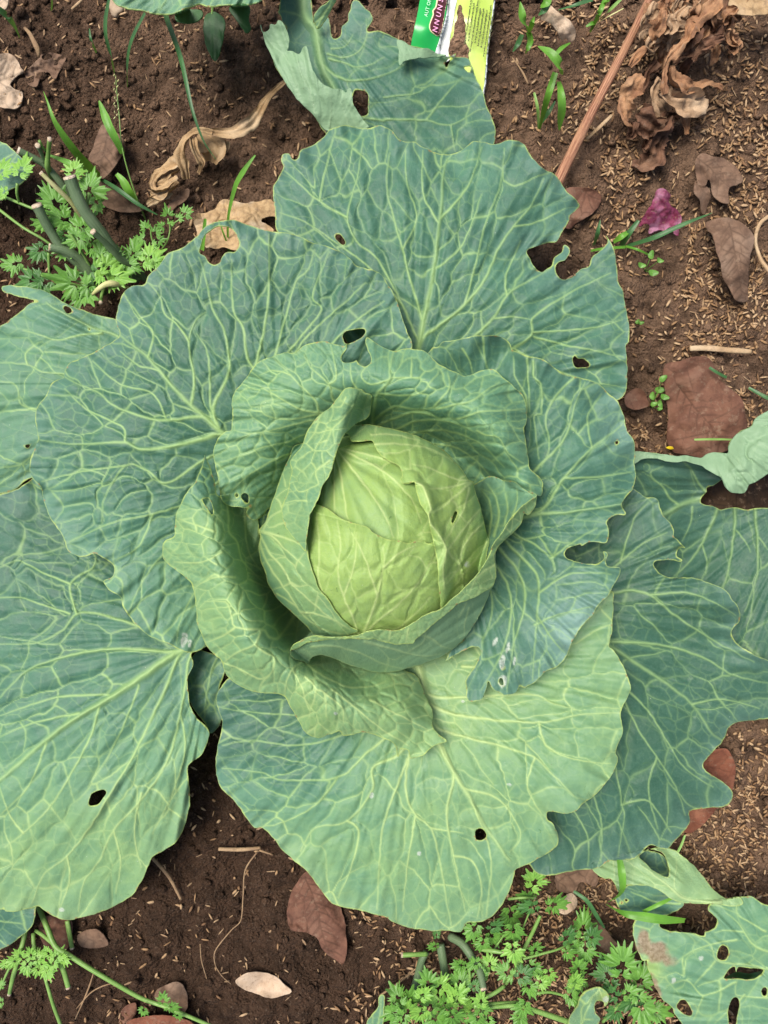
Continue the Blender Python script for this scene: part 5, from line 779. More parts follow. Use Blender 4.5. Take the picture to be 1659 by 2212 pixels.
leaf('wrapper_leaf', [patch(l3, [(824, 851, .156), (909, 869, .158), (939, 881, .158), (987, 906, .158), (1022, 931, .156), (1052, 956, .154), (1094, 991, .152), (1130, 1045, .145), (849, 758, .15), (1002, 811, .154), (1077, 805, .152), (1139, 894, .147), (1144, 995, .146), (1172, 1050, .138), (749, 745, .15), (602, 764, .146), (502, 864, .139), (461, 994, .13), (479, 1080, .122), (530, 1098, .114), (560, 1120, .098), (720, 830, .155), (620, 880, .15), (560, 960, .136), (600, 1000, .118), (540, 1060, .115), (700, 920, .125), (650, 980, .098), (820, 905, .10), (900, 922, .112), (960, 948, .106), (1020, 995, .10), (1060, 1045, .095), (850, 1030, .05), (700, 1050, .05), (590, 1100, .085)],
     holes=[Q3((262, 300), (268, 280), (284, 285), (288, 305), (275, 318)), Q3((320, 320), (328, 288), (350, 282), (375, 300), (376, 360), (350, 362))],
     ribs=[(11, 4, [(830, 1000), (807, 920), (814, 854), (842, 819), (842, 794), (849, 761)]), (5, 2.5, [(817, 851), (887, 854), (917, 844), (929, 826), (947, 806), (947, 790)]), (5, 2.5, [(937, 881), (952, 861), (972, 834), (966, 806)]), (5, 2.5, [(942, 884), (984, 874), (1019, 866), (1042, 849), (1079, 826)]), (5, 2.5, [(987, 905), (1032, 891), (1042, 889), (1134, 884)]), (4, 2, [(1030, 930), (1047, 939), (1077, 946), (1099, 981), (1130, 1000)]), (7, 4, [(800, 930), (807, 909), (852, 879), (894, 884), (937, 882)]), (7, 4, [(800, 940), (817, 919), (864, 899), (907, 891), (952, 904), (987, 905)]), (7, 4, [(810, 950), (859, 926), (902, 909), (962, 909), (1022, 931)]), (7, 3, [(820, 960), (902, 934), (952, 929), (1002, 941), (1040, 960), (1090, 1010)]), (6, 3, [(860, 970), (950, 960), (1010, 980), (1060, 1030)]),
           (6, 3, [(780, 880), (740, 880), (720, 864), (710, 831), (672, 794), (657, 766)]), (5, 2.5, [(710, 831), (725, 819), (722, 779), (715, 745)]), (5, 2.5, [(790, 860), (767, 836), (758, 814), (758, 786)]), (6, 3, [(760, 900), (690, 891), (685, 871), (660, 844), (627, 809), (592, 775)]), (5, 2.5, [(690, 893), (655, 886), (620, 869), (562, 834), (537, 826)]), (5, 2.5, [(740, 905), (692, 896), (642, 904), (597, 905), (565, 889), (567, 869), (602, 861)]), (5, 2.5, [(720, 920), (677, 909), (647, 914), (607, 924), (567, 934), (537, 939), (490, 960)]), (5, 2.5, [(700, 940), (660, 939), (617, 956), (570, 966), (525, 984), (470, 1000)]), (5, 2.5, [(700, 960), (640, 975), (580, 1000), (520, 1040), (490, 1075)]), (4, 2, [(565, 889), (520, 885)]), (5, 2.5, [(842, 819), (800, 830), (780, 810), (801, 780)]), (4, 2, [(842, 817), (890, 816), (917, 820)]), (4, 2, [(888, 815), (890, 770)]), (4, 2, [(627, 809), (590, 800), (560, 810)])],
     base=(815, 900), cell=20, el=1.35, bloom=.08, tint=lambda x, y: .24+.10*sstep(760, 640, x), seed=81, blister=.0010, ruffle=.003, smooth=.003)], CAB, cb)
# --- inner face of the cup leaf (lies behind the head)
inner = Q4((870, 215), (900, 190), (960, 165), (1020, 135), (1100, 145), (1160, 168), (1240, 182), (1310, 235), (1380, 285), (1430, 298)) + H7((1475, 660), (1440, 690), (1400, 735), (1370, 785), (1335, 830), (1318, 880), (1290, 930)) + [(1020, 1230), (1010, 1150), (1005, 1080)]
ci = patch(inner, [(1022, 1040, .095), (1057, 1032, .118), (1114, 1042, .135), (1155, 1070, .152), (1100, 1120, .157), (1070, 1170, .158), (1045, 1215, .155), (1060, 1090, .108), (1045, 1150, .105), (1010, 1150, .08), (1010, 1220, .09)], ribs=[(6, 3, Q4((1000, 700), (1040, 500), (1020, 350), (960, 260))), (6, 3, Q4((1060, 650), (1100, 480), (1080, 330), (1010, 200))), (5, 2, Q4((1150, 560), (1180, 400), (1160, 280))), (5, 2, Q4((1220, 470), (1260, 360), (1260, 250)))], base=(1000, 1300), cell=34, tint=.25, blister=.0008, ruffle=.001, seed=87, smooth=.002)
# --- the head
HX, HY, HR = 808.0, 1160.0, 247.0
def zs(x, y):
    r = np.hypot(x-HX, y-HY)/HR; rc = np.minimum(r, .985)
    return .108+.089*np.sqrt(1-rc*rc)-np.maximum(0, r-.985)*.5
bmv = []
import bmesh as _bm
b_ = _bm.new(); _bm.ops.create_uvsphere(b_, u_segments=48, v_segments=32, radius=1); V = np.array([v.co for v in b_.verts]); Fc = [[v.index for v in f.verts] for f in b_.faces]; b_.free()
c_ = pos(HX, HY, .108); V = V*np.array([.083, .083, .080])+c_
mesh_obj('head_core', V, Fc, CAB, cb, dict(tint=np.full(len(V), .8), edge=np.full(len(V), 99.), vein=np.zeros(len(V)), under=np.zeros(len(V)), scar=np.zeros(len(V)), uvx=V[:, 0]*20, uvy=V[:, 1]*20))
hk = dict(bloom=0, fold=.0012, cell=30, el=1.5, veinw=.8, fine=.5, wob=.8, rough=.0022, drape=True, smooth=.0012, gap=.0016)
circ = lambda r, n=36: [(HX+r*math.cos(a), HY+r*math.sin(a)) for a in np.linspace(0, 2*math.pi, n, endpoint=False)]
leaf('head_leaf', [patch(circ(205), None, zfun=lambda x, y: zs(x, y)-.002+.0009*np.sin((np.arctan2(y-975, x-720))*22)*sstep(0, 120, np.hypot(x-720, y-975))*sstep(320, 200, np.hypot(x-720, y-975)), ribs=[(5, 2, [(720, 970), (722, 1060), (722, 1115)]), (7, 2, [(722, 968), (738, 1040), (750, 1115), (760, 1140)]), (6, 2, [(725, 968), (790, 1050), (830, 1110), (850, 1160)]), (5, 2, [(728, 966), (830, 1020), (890, 1080), (910, 1130)]), (4, 2, [(730, 966), (850, 1000), (900, 1040)]), (4, 2, [(716, 970), (700, 1030), (697, 1080)])], base=(718, 960), tint=.90, blister=.0012, ruffle=0, seed=82, **dict(hk, cell=60, fine=.2))], CAB, cb)
h1 = Q3((965, 375), (1030, 395), (1100, 440), (1180, 495), (1250, 530), (1400, 570), (1450, 620), (1530, 660)) + Q4((80, 660), (140, 680), (250, 690), (320, 710), (450, 685), (490, 710), (540, 705)) + [(975, 1180), (1000, 1260), (960, 1330), (880, 1390), (790, 1395), (700, 1360), (630, 1270), (615, 1180), (640, 1110), (670, 1085)]
leaf('head_leaf', [patch(h1, None, zfun=lambda x, y: zs(x, y)+.003+.006*np.exp(-np.abs(y-1112-(x-700)*.28)/22.), ribs=[(8, 2, [(785, 1390), (787, 1367), (815, 1287), (829, 1215), (826, 1180)]), (6, 2, [(780, 1385), (770, 1354), (742, 1287), (730, 1240), (735, 1180), (728, 1125)]), (6, 2, [(790, 1385), (802, 1354), (857, 1309), (910, 1250), (940, 1190)]), (5, 2, [(775, 1380), (730, 1330), (690, 1260), (690, 1190), (684, 1110)]), (5, 2, [(800, 1385), (870, 1350), (930, 1290)]), (5, 2, [(815, 1287), (790, 1210), (760, 1150)]), (5, 2, [(829, 1225), (870, 1190), (900, 1178)]), (4, 2, [(742, 1287), (765, 1220), (770, 1150)])], base=(785, 1390), tint=1.0, blister=.0013, ruffle=.001, seed=83, **hk)], CAB, cb)
h2l = Q1((1200, 860), (1240, 878), (1265, 935), (1340, 940), (1440, 930), (1470, 980), (1530, 1070)) + Q4((240, 50), (265, 130), (250, 160), (280, 200), (340, 195), (375, 185), (395, 290), (440, 400), (490, 480), (505, 560), (530, 680), (560, 820), (575, 940), (580, 1040)) + [(952, 1300), (955, 1318)]
h2 = h2l+[(1000, 1290), (1045, 1230), (1054, 1185), (1058, 1168)] + Q4((990, 600), (960, 450), (920, 330), (890, 240), (885, 178), (840, 160), (780, 70), (720, 0)) + Q2((680, 1060), (620, 1010), (520, 950), (400, 890), (280, 850), (100, 810), (0, 795)) + Q1((1400, 790), (1300, 795), (1250, 788), (1215, 830))
h2v = Q4((375, 185), (440, 210), (480, 300), (520, 420), (495, 470), (510, 540), (560, 600), (620, 700), (650, 760), (640, 850), (620, 940), (630, 1040), (630, 1106))
_hv = np.array(sorted(h2v, key=lambda p: p[1]))
hl = lambda x, y: np.interp(y, _hv[:, 1], _hv[:, 0])
leaf('head_leaf', [patch(h2, None, zfun=lambda x, y: zs(x, y)+.0075+.007*np.exp(-np.hypot(x-1022, y-1042)/22.)+.008*np.exp(-((x-hl(x, y))/17.)**2)*sstep(1000, 1060, y), ribs=[(7, 3, Q4((885, 172), (790, 250), (700, 330), (600, 410), (530, 450))), (5, 4, h2v), (5, 2, Q4((850, 230), (800, 420), (720, 560), (640, 690))), (6, 2, Q4((990, 520), (870, 640), (790, 760), (750, 940), (650, 1060))), (5, 2, Q4((940, 420), (820, 560), (700, 720), (650, 800))), (5, 2, Q4((1000, 700), (900, 860), (800, 980), (720, 1080))), (5, 2, Q2((20, 960), (250, 960), (450, 985), (600, 1045), (700, 1106))), (4, 2, Q2((0, 880), (200, 880), (420, 930))), (4, 2, Q4((840, 170), (700, 150), (500, 60), (350, 30))), (4, 2, Q4((850, 185), (650, 230), (500, 240)))], base=(1000, 1330), tint=lambda x, y: .90-.35*sstep(.84, 1.02, np.hypot(x-HX, y-HY)/HR)+.1*sstep(960, 1100, y), blister=.0018, ruffle=.0025, scars=[(1009, 1220, 6, 7, .3)], holes=[Q4((690, 540), (715, 460), (742, 430), (735, 490), (700, 555))], seed=84, **dict(hk, gap=.003))], CAB, cb)
h3a = [(640, 960), (622, 995), (605, 1033), (592, 1070), (582, 1100), (575, 1125), (559, 1145), (562, 1158), (558, 1180), (562, 1208), (572, 1235), (577, 1258), (585, 1272), (602, 1297), (630, 1322), (655, 1345), (682, 1372), (720, 1385), (747, 1374), (772, 1366), (773, 1361), (762, 1356), (742, 1341), (725, 1320), (712, 1298), (690, 1272), (684, 1255), (676, 1235), (668, 1208), (664, 1183), (664, 1150), (672, 1110), (690, 1060), (712, 1000), (700, 960)]
pa = patch(h3a, None, zfun=lambda x, y: zs(x, y)+.006+.008*np.exp(-np.hypot(x-562, y-1147)/26.), ribs=[(8, 3, Q3((465, 600), (560, 630), (680, 660), (780, 700), (850, 745))), (6, 2, Q3((470, 610), (590, 660), (700, 770), (860, 910))), (6, 2, Q3((480, 650), (560, 800), (640, 880), (720, 1010), (760, 1080)) + Q5((860, 60), (1020, 200), (1200, 320))), (6, 2, Q3((470, 680), (500, 800), (580, 950), (680, 1090)) + Q5((760, 100), (830, 205), (1000, 340), (1200, 390))), (5, 2, Q5((830, 205), (930, 210), (1100, 260), (1250, 350))), (5, 2, Q3((490, 620), (560, 500), (680, 420))), (4, 2, Q5((620, 40), (750, 120), (830, 200)))], base=(555, 1150), tint=lambda x, y: .64-.30*sstep(.85, 1.02, np.hypot(x-HX, y-HY)/HR), blister=.0014, ruffle=.001, seed=85, **dict(hk, gap=.003))
h3b = [(625, 997), (640, 979), (655, 959), (662, 934), (677, 911), (692, 894), (712, 879), (725, 864), (740, 846), (752, 838), (767, 839), (782, 841), (790, 849), (802, 852), (803, 872), (796, 900), (770, 915), (750, 932), (736, 955), (724, 985), (714, 1018), (697, 1050), (686, 1080), (669, 1113), (666, 1135), (663, 1160), (662, 1183), (660, 1192), (647, 1176), (630, 1156), (617, 1138), (610, 1118), (609, 1095), (615, 1080), (621, 1068), (624, 1045), (629, 1018)]
pb = patch(h3b, [(752, 838, .160), (770, 860, .168), (752, 915, .178), (717, 995, .190), (692, 1055, .198), (669, 1112, .203), (663, 1160, .200), (661, 1188, .194), (640, 979, .166), (677, 911, .162), (735, 850, .160), (621, 1068, .172), (610, 1110, .176), (630, 1155, .185), (790, 850, .150), (802, 880, .125), (775, 912, .145), (690, 950, .180), (655, 1050, .188)], ribs=[(5, 2, Q3((1080, 0), (960, 90), (980, 200), (890, 250), (880, 380))), (5, 2, Q1((1290, 620), (1180, 760), (1100, 830), (1060, 930), (1020, 990))), (4, 2, Q3((890, 250), (810, 270), (760, 200))), (4, 2, Q3((880, 350), (780, 340), (680, 380))), (4, 2, Q1((1220, 560), (1170, 640), (1090, 640))), (4, 2, Q1((1100, 830), (1000, 860), (900, 860))), (4, 2, Q1((1060, 930), (960, 960)))], base=(680, 1180), cell=16, el=1.3, bloom=.1, tint=.46, blister=.0012, ruffle=.002, seed=86, gap=.002, smooth=.002, rough=.001)
leaf('head_leaf', [pa, pb], CAB, cb, 'leaf with a rolled-back upper margin')
# cup leaf round the lower right of the head
crest = H7((535, 1250), (550, 1225), (580, 1208), (620, 1190), (700, 1195), (800, 1190), (835, 1175), (880, 1165), (950, 1172), (1000, 1152), (1060, 1112), (1130, 1082), (1200, 1022), (1270, 950), (1310, 890), (1335, 830), (1370, 785), (1400, 735), (1440, 690), (1475, 660), (1503, 643))
rimm = H7((1506, 655), (1495, 690), (1470, 715), (1455, 705), (1445, 745), (1400, 795), (1355, 840), (1338, 880), (1345, 940), (1336, 992), (1290, 1022), (1235, 1050), (1195, 1062), (1150, 1105), (1090, 1152), (1050, 1190), (1030, 1205), (1020, 1222), (985, 1222), (950, 1225), (905, 1212), (870, 1205), (800, 1202), (700, 1206), (620, 1215), (560, 1240))
wall = H7((535, 1250), (550, 1225), (620, 1190), (700, 1195), (800, 1190), (880, 1168), (950, 1174), (1000, 1155), (1060, 1115), (1130, 1085), (1200, 1025), (1270, 953), (1320, 890), (1338, 850), (1346, 930), (1338, 990), (1322, 1010), (1305, 1060), (1270, 1130), (1220, 1200), (1150, 1260), (1060, 1300), (980, 1325), (900, 1335), (800, 1315), (720, 1285), (660, 1265), (620, 1275), (605, 1302), (590, 1290), (545, 1277))
cw = patch(wall, tz(H7, (545, 1230, .140), (620, 1192, .152), (700, 1196, .160), (800, 1191, .164), (950, 1174, .165), (1060, 1115, .165), (1200, 1025, .165), (1330, 870, .16), (1340, 980, .13), (1270, 1130, .118), (1150, 1260, .11), (900, 1335, .10), (720, 1285, .118), (600, 1290, .122), (900, 1260, .138), (1100, 1200, .142), (1250, 1060, .148), (700, 1240, .142)), ribs=[(6, 3, H7((620, 1235), (700, 1230), (800, 1255), (900, 1300), (980, 1320))), (7, 3, H7((830, 1215), (930, 1240), (990, 1255), (1060, 1270), (1130, 1260))), (6, 3, H7((1040, 1180), (1090, 1200), (1130, 1230), (1180, 1240))), (5, 2, H7((1240, 1080), (1225, 1130), (1220, 1190))), (5, 2, H7((1070, 1160), (1060, 1215), (990, 1255))), (4, 2, H7((1230, 1060), (1200, 1120)))], base=H7((800, 1400))[0], under=.5, tint=.45, bloom=.1, cell=40, veinw=.7, fine=.4, blister=.0008, ruffle=.0005, rough=.001, seed=88, smooth=.002)
cr = patch(crest+rimm, tz(H7, (550, 1225, .146), (700, 1197, .167), (800, 1190, .172), (950, 1170, .174), (1060, 1112, .174), (1200, 1022, .174), (1320, 880, .172), (1400, 735, .166), (1500, 645, .158), (1480, 700, .152), (1400, 795, .156), (1340, 940, .158), (1290, 1022, .162), (1150, 1105, .168), (1030, 1205, .165), (900, 1212, .166), (700, 1206, .160)), ribs=[(4, 2, H7((1360, 900), (1280, 950), (1240, 1020))), (4, 2, H7((1100, 1095), (1150, 1060))), (3, 2, H7((1000, 1160), (990, 1215))), (3, 2, H7((930, 1170), (925, 1215)))], base=(900, 1300), cell=14, el=1.0, bloom=.1, tint=.60, blister=.0008, ruffle=.002, seed=89, gap=.002, smooth=.002)
leaf('wrapper_leaf', [ci, cw, cr], CAB, cb, 'cupped leaf with a rolled yellowish rim around the head')
# fleshy leaf bases joining the leaves to the stalk
for bx_, by_, bz_, r_ in ((600, 1020, .04, 16), (640, 1230, .04, 18), (640, 1270, .035, 12), (900, 1250, .04, 18), (870, 1270, .05, 18), (835, 1040, .06, 18), (700, 1100, .07, 18), (930, 1150, .07, 18), (740, 1240, .05, 18), (815, 1010, .05, 18), (930, 1290, .08, 16)):
    tube('leaf_base', [(808+(bx_-808)*.15, 1160+(by_-1160)*.15, .015), (808+(bx_-808)*.6, 1160+(by_-1160)*.6, bz_*.62), (bx_, by_, bz_-.006)], (r_*1.3, r_, r_*.7), M['stalk'], cb, sides=10, flat=.6)
# ------------------------------------------------------------------ herbs, grasses, weeds
def herb_geo(cx, cy, z, size, ang, seed, tilt=.35, lobes=5):
    """compound leaf: a terminal and two or four side leaflets, each a deeply cut fan"""
    r_ = random.Random(seed); p0 = pos(cx, cy, z); s = size*1.22*(H-z)/F; VV = []; FF = []; U = []; n0 = 0
    tx, ty = r_.uniform(-tilt, tilt), r_.uniform(-tilt, tilt); ca, sa = math.cos(ang), math.sin(ang)
    lf = [(0.10, 0, 0, .95)]+[(-.05, .10*q, q*r_.uniform(.85, 1.2), r_.uniform(.68, .88)) for q in (-1, 1)]
    if lobes > 3: lf += [(-.50, .05*q, q*r_.uniform(.95, 1.35), r_.uniform(.45, .62)) for q in (-1, 1)]
    for li, (ox, oy, a0, L) in enumerate(lf):
        n = 45; a = np.linspace(-1.15, 1.15, n); rad = np.zeros(n); nl = r_.choice((3, 3, 5)) if lobes > 3 else 3
        for k in range(nl):
            c = (k-(nl-1)/2)*(2.0/nl)+r_.uniform(-.08, .08); w = 1.35/nl; l = (1-.20*abs(c))*r_.uniform(.82, 1.08)
            d = np.abs(a-c)/w; rad = np.maximum(rad, l*np.clip(1-d**2.4, 0, 1)**.5*(.86+.14*np.cos(d*7+r_.uniform(-.6, .6))))
        rad = np.maximum(rad, .44)*L; bend = r_.uniform(-.25, .45); side = r_.uniform(-.5, .5); c0, s0 = math.cos(a0), math.sin(a0); pts = [(0, 0, 0)]
        for f in (.45, .78, 1.):
            for k in range(n):
                q = rad[k]*f; x, y = q*math.cos(a[k])*1.12, q*math.sin(a[k])*.92
                pts.append((x, y, -bend*q*q+side*y*.4+.06*math.cos(a[k]*9)*q+.02*li))
        P = np.array(pts); X = ox+P[:, 0]*c0-P[:, 1]*s0; Y = oy+P[:, 0]*s0+P[:, 1]*c0; Z = P[:, 2]+X*tx+Y*ty
        VV.append(np.stack([X*ca-Y*sa, X*sa+Y*ca, Z], 1)*s+p0); U.append(P[:, :2])
        FF += [[n0, n0+1+k, n0+2+k] for k in range(n-1)]
        for i in range(2): FF += [[n0+1+i*n+k, n0+1+(i+1)*n+k, n0+2+(i+1)*n+k, n0+2+i*n+k] for k in range(n-1)]
        n0 += len(P)
    U = np.concatenate(U); return np.concatenate(VV), FF, dict(uvx=U[:, 1], uvy=U[:, 0])
def herb_leaf(parent, p, size, ang, z, mat='herb', seed=0, **kw):
    X, Fc, at = herb_geo(p[0], p[1], z, size, math.radians(ang), seed, **kw); return mesh_obj('leaf', X, Fc, M[mat], parent, at)
def cut_stem(parent, P, r, mat='darkstem', end=True):
    o = tube('cut_stem', P, r, M[mat], parent, sides=10, bump=.15, cap=True)
    if end:                                                           # pale cut face at the first point
        P = np.array(P, float); X = pos(P[:2, 0], P[:2, 1], P[:2, 2]); t = X[0]-X[1]; t /= np.linalg.norm(t)
        rr = r[0]*(H-P[0, 2])/F*1.04; u = np.cross(t, [0.3, .2, 1]); u /= np.linalg.norm(u); v = np.cross(t, u)
        ring = [X[0]+t*.0004+(u*math.cos(k*.6283)+v*math.sin(k*.6283))*rr for k in range(10)]; ring2 = [q-t*.0016 for q in ring]
        V = [X[0]+t*.0001]+ring+ring2; Fc = [[0, 1+k, 1+(k+1) % 10] for k in range(10)]+[[1+k, 11+k, 11+(k+1) % 10, 1+(k+1) % 10] for k in range(10)]
        mesh_obj('cut_face', np.array(V), Fc, M['cut'], o)
    return o
# --- left herb with cut stems
hb = thing('cut_herb', 315, 640, 'leafy green herb with thick cut-off stems beside the upper left cabbage leaf', 'herb')
for P, zs_, r, m, e in [
    (((600, 420), (720, 700), (870, 900), (1010, 1090), (1200, 1300)), (.085, .07, .055, .04, .015), (13.5, 13, 13, 12, 12), 'darkstem', 1),
    (((315, 665), (430, 880), (530, 1040), (700, 1200), (900, 1400)), (.07, .055, .045, .03, .01), (11, 10, 10, 9, 9), 'darkstem', 1),
    (((800, 893), (930, 1010), (1040, 1130), (1150, 1200), (1260, 1310)), (.075, .06, .045, .03, .012), (6.5, 6.5, 7, 9, 8), 'darkstem', 1),
    (((155, 192), (300, 265), (400, 330), (520, 470), (640, 640)), (.06, .052, .045, .035, .02), (7.5, 7, 7, 8, 8), 'darkstem', 1),
    (((430, 95), (420, 180), (412, 330), (450, 420)), (.075, .065, .05, .03), (5, 4.5, 6.5, 7), 'stem', 1),
    (((325, 150), (350, 200), (385, 300)), (.07, .062, .05), (5.5, 4.5, 4), 'darkstem', 1), (((340, 110), (370, 170), (400, 200)), (.072, .065, .06), (3, 3, 3), 'stem', 0),
    (((352, 385), (480, 510), (620, 650), (710, 800)), (.07, .06, .045, .03), (4.5, 5, 5, 4), 'palestem', 1),
    (((425, 1030), (560, 1060), (700, 1140), (820, 1310), (900, 1420)), (.05, .045, .035, .02, .005), (8, 10, 11, 11, 10), 'darkstem', 1),
    (((800, 1440), (840, 1400), (920, 1350), (1000, 1350), (1120, 1395)), (.05, .055, .055, .05, .03), (3, 6, 7, 6, 5), 'palestem', 0),
    (((870, 1510), (880, 1440), (900, 1380)), (.045, .035, .02), (4, 3.5, 4), 'stem', 1)]:
    cut_stem(hb, zz(R3(*P), *zs_), r, m, e)
for P, zs_ in [(((-60, 660), (0, 710), (200, 860), (400, 980), (600, 1150)), (.03, .03, .035, .03, .02)), (((30, 590), (170, 650), (300, 700), (580, 760), (700, 850)), (.04, .045, .045, .04, .03)), (((150, 480), (145, 560), (165, 645)), (.06, .055, .045)), (((180, 1210), (420, 1290), (560, 1330), (760, 1380)), (.02, .025, .03, .02)), (((590, 890), (700, 1060), (830, 1290)), (.055, .045, .02)), (((420, 1080), (425, 1270)), (.03, .02)), (((660, 1320), (780, 1360), (900, 1380)), (.04, .035, .02)), (((770, 560), (740, 800), (800, 1000)), (.07, .055, .03))]:
    tube('stem', zz(R3(*P), *zs_), (3.2, 3, 2.6), M['stem'], hb)
for k, (x, y, s, a, z, m) in enumerate([(185, 350, 30, 80, .062, 'herblight'), (15, 370, 27, 60, .06, 'herblight'), (30, 560, 18, 200, .05, 'herblight'), (470, 640, 40, 120, .05, 'herb'), (545, 790, 32, 160, .05, 'herb'), (770, 530, 38, 70, .06, 'herb'), (840, 650, 22, -60, .05, 'herb'), (640, 370, 26, 80, .065, 'herblight'), (720, 860, 36, 60, .062, 'herb'), (690, 950, 30, 200, .05, 'herb'), (380, 820, 24, 200, .035, 'herb'), (345, 1060, 26, 240, .025, 'herbdark'), (880, 1110, 32, 20, .045, 'herb'), (930, 1210, 34, 10, .045, 'herblight'), (970, 1290, 38, -10, .048, 'herblight'), (640, 1340, 42, 170, .045, 'herb'), (730, 1430, 34, 240, .04, 'herb'), (270, 1320, 34, 190, .022, 'herbdark'), (380, 1340, 26, 200, .022, 'herbdark'), (1150, 1090, 30, 70, .035, 'herb'), (1300, 1120, 32, 30, .05, 'herblight'), (1350, 1170, 26, 10, .055, 'herblight'), (120, 1175, 26, 190, .022, 'herb'), (1010, 1110, 22, 90, .04, 'herb'), (560, 1060, 22, 250, .04, 'herb'), (820, 1040, 26, 300, .045, 'herb'), (1120, 1190, 26, -20, .04, 'herb'), (770, 1250, 26, 250, .03, 'herbdark'), (560, 930, 26, 230, .035, 'herbdark')]):
    herb_leaf(hb, R3((x, y))[0], s, a, z, m, 100+k)
# --- small coriander seedling at its right
hc = thing('coriander_seedling', 340, 540, 'small pale green seedling with rounded lobed leaflets above the holed cabbage leaf', 'seedling')
for k, (x, y, s, a) in enumerate([(1450, 750, 16, 100), (1600, 740, 17, 40), (1410, 850, 12, 170), (1260, 870, 15, 120), (1340, 900, 15, 60), (1240, 960, 15, 190), (1370, 970, 14, 10), (1310, 1010, 14, -30), (1180, 970, 14, 200), (1540, 780, 12, 40), (1470, 830, 9, 60)]):
    herb_leaf(hc, R3((x, y))[0], s, a, .03, 'herb', 150+k, lobes=3)
for P in (((1300, 850), (1310, 950), (1360, 1070)), ((1450, 780), (1470, 870), (1440, 990), (1370, 1080)), ((1600, 760), (1500, 830), (1470, 900))):
    tube('stem', zz(R3(*P), *[.028, .024, .02, .005][:len(P)]), (1.6, 1.8), M['stem'], hc)
# --- bushy herb bottom right
hd = thing('bushy_herb', 1010, 2090, 'bushy green herb with deeply cut leaflets below the bottom cabbage leaf', 'herb')
D4 = [(1130, 470, 34, -80), (1150, 600, 28, -85), (1330, 190, 30, 60), (1490, 380, 27, 0), (1290, 400, 24, 200), (830, 590, 24, -120), (980, 640, 22, -60), (1150, 760, 27, -80), (1090, 930, 22, 160), (1230, 950, 22, 30), (1280, 1050, 22, -60), (460, 1010, 25, 100), (560, 1040, 25, 70), (720, 1010, 30, 85), (840, 1040, 14, 40), (210, 1130, 25, 120), (310, 1150, 28, 80), (420, 1110, 22, 60), (180, 1260, 28, 170), (300, 1240, 30, 110), (480, 1200, 30, 80), (520, 1310, 30, -60), (690, 1130, 30, 60), (730, 1210, 29, 0), (660, 1290, 28, -70), (860, 1310, 22, 250), (950, 1330, 17, 280), (890, 1160, 19, 90), (910, 1240, 17, 30), (1230, 1220, 23, 250), (1200, 1300, 20, 260), (1330, 740, 17, 80), (1440, 950, 20, -80), (1320, 900, 23, -40), (1590, 640, 22, 40), (1590, 770, 19, -60), (1630, 700, 16, 0), (1650, 1000, 22, 80), (1620, 1130, 20, -40), (530, 620, 11, 90), (510, 720, 14, 190), (840, 860, 17, 200), (960, 860, 20, 100), (720, 870, 17, 170), (1000, 560, 20, 40), (900, 700, 20, 260), (1270, 330, 22, 150), (400, 1260, 25, 210), (240, 1330, 26, 240), (600, 1180, 22, 30), (780, 1300, 22, -20), (900, 950, 16, 90), (1380, 1010, 16, -20)]
for k, (x, y, s, a) in enumerate(D4):
    herb_leaf(hd, R4((x, y))[0], s*1.05, a, .03+.022*((k*37) % 10)/10, ['herb', 'herb', 'herblight', 'herb', 'herbdark'][k % 5] if y < 1150 else ['herb', 'herb', 'herb', 'herblight'][k % 4], 200+k)
for k, (x, y, s, a) in enumerate([(60, 600, 30, 80), (140, 690, 22, 20), (80, 800, 24, -90), (400, 920, 40, 85), (270, 1010, 30, 110), (560, 1060, 36, 60), (460, 1170, 20, 20), (490, 1250, 27, 200), (570, 1300, 34, -70), (690, 1320, 28, -20), (340, 1330, 24, 230), (20, 960, 22, 100), (20, 1080, 22, 200), (300, 1180, 24, 160)]):
    herb_leaf(hd, R5((x, y))[0], s*1.05, a, .03+.02*((k*3) % 5)/5, ['herb', 'herbdark', 'herb'][k % 3], 280+k)
for P, r in [(((1370, 470), (1300, 620), (1230, 760), (1170, 900), (1090, 1020)), (4, 4.5, 4.5)), (((1230, 820), (1380, 780), (1520, 740), (1630, 680)), (3, 2.6, 2)), (((930, 1130), (1010, 1090), (1080, 1040)), (4.5, 4)), (((830, 1200), (940, 1195), (1180, 1180), (1240, 1170)), (6, 6, 5)), (((940, 1215), (1180, 1200), (1330, 1240), (1600, 1330), (1750, 1370)), (4, 5, 6, 6)), (((490, 1080), (560, 1160), (640, 1240), (720, 1330)), (2.5, 2.5, 2.5)), (((1340, 1100), (1450, 1090), (1600, 1130)), (3, 3, 2.5)), (((560, 1100), (565, 1180), (600, 1260)), (2, 2)), (((720, 1050), (690, 1150), (660, 1260)), (2, 2.2)), (((870, 1348), (900, 1250), (930, 1130)), (2.4, 2.4)), (((1080, 620), (960, 800), (900, 950)), (2, 2.4)), (((1290, 420), (1200, 640), (1120, 830)), (1.8, 2)), (((780, 860), (800, 960), (790, 1030)), (3, 3))]:
    tube('stem', zz(R4(*P), *[.036, .034, .03, .024, .016][:len(P)]), r, M['stem'], hd)
for P, r in [(((470, 1190), (350, 1300), (230, 1420)), (3, 3.4)), (((40, 690), (130, 670), (60, 640)), (2, 2)), (((-100, 820), (60, 720), (140, 640)), (2.4, 2))]:
    tube('stem', zz(R5(*P), .036, .03, .02), r, M['stem'], hd)
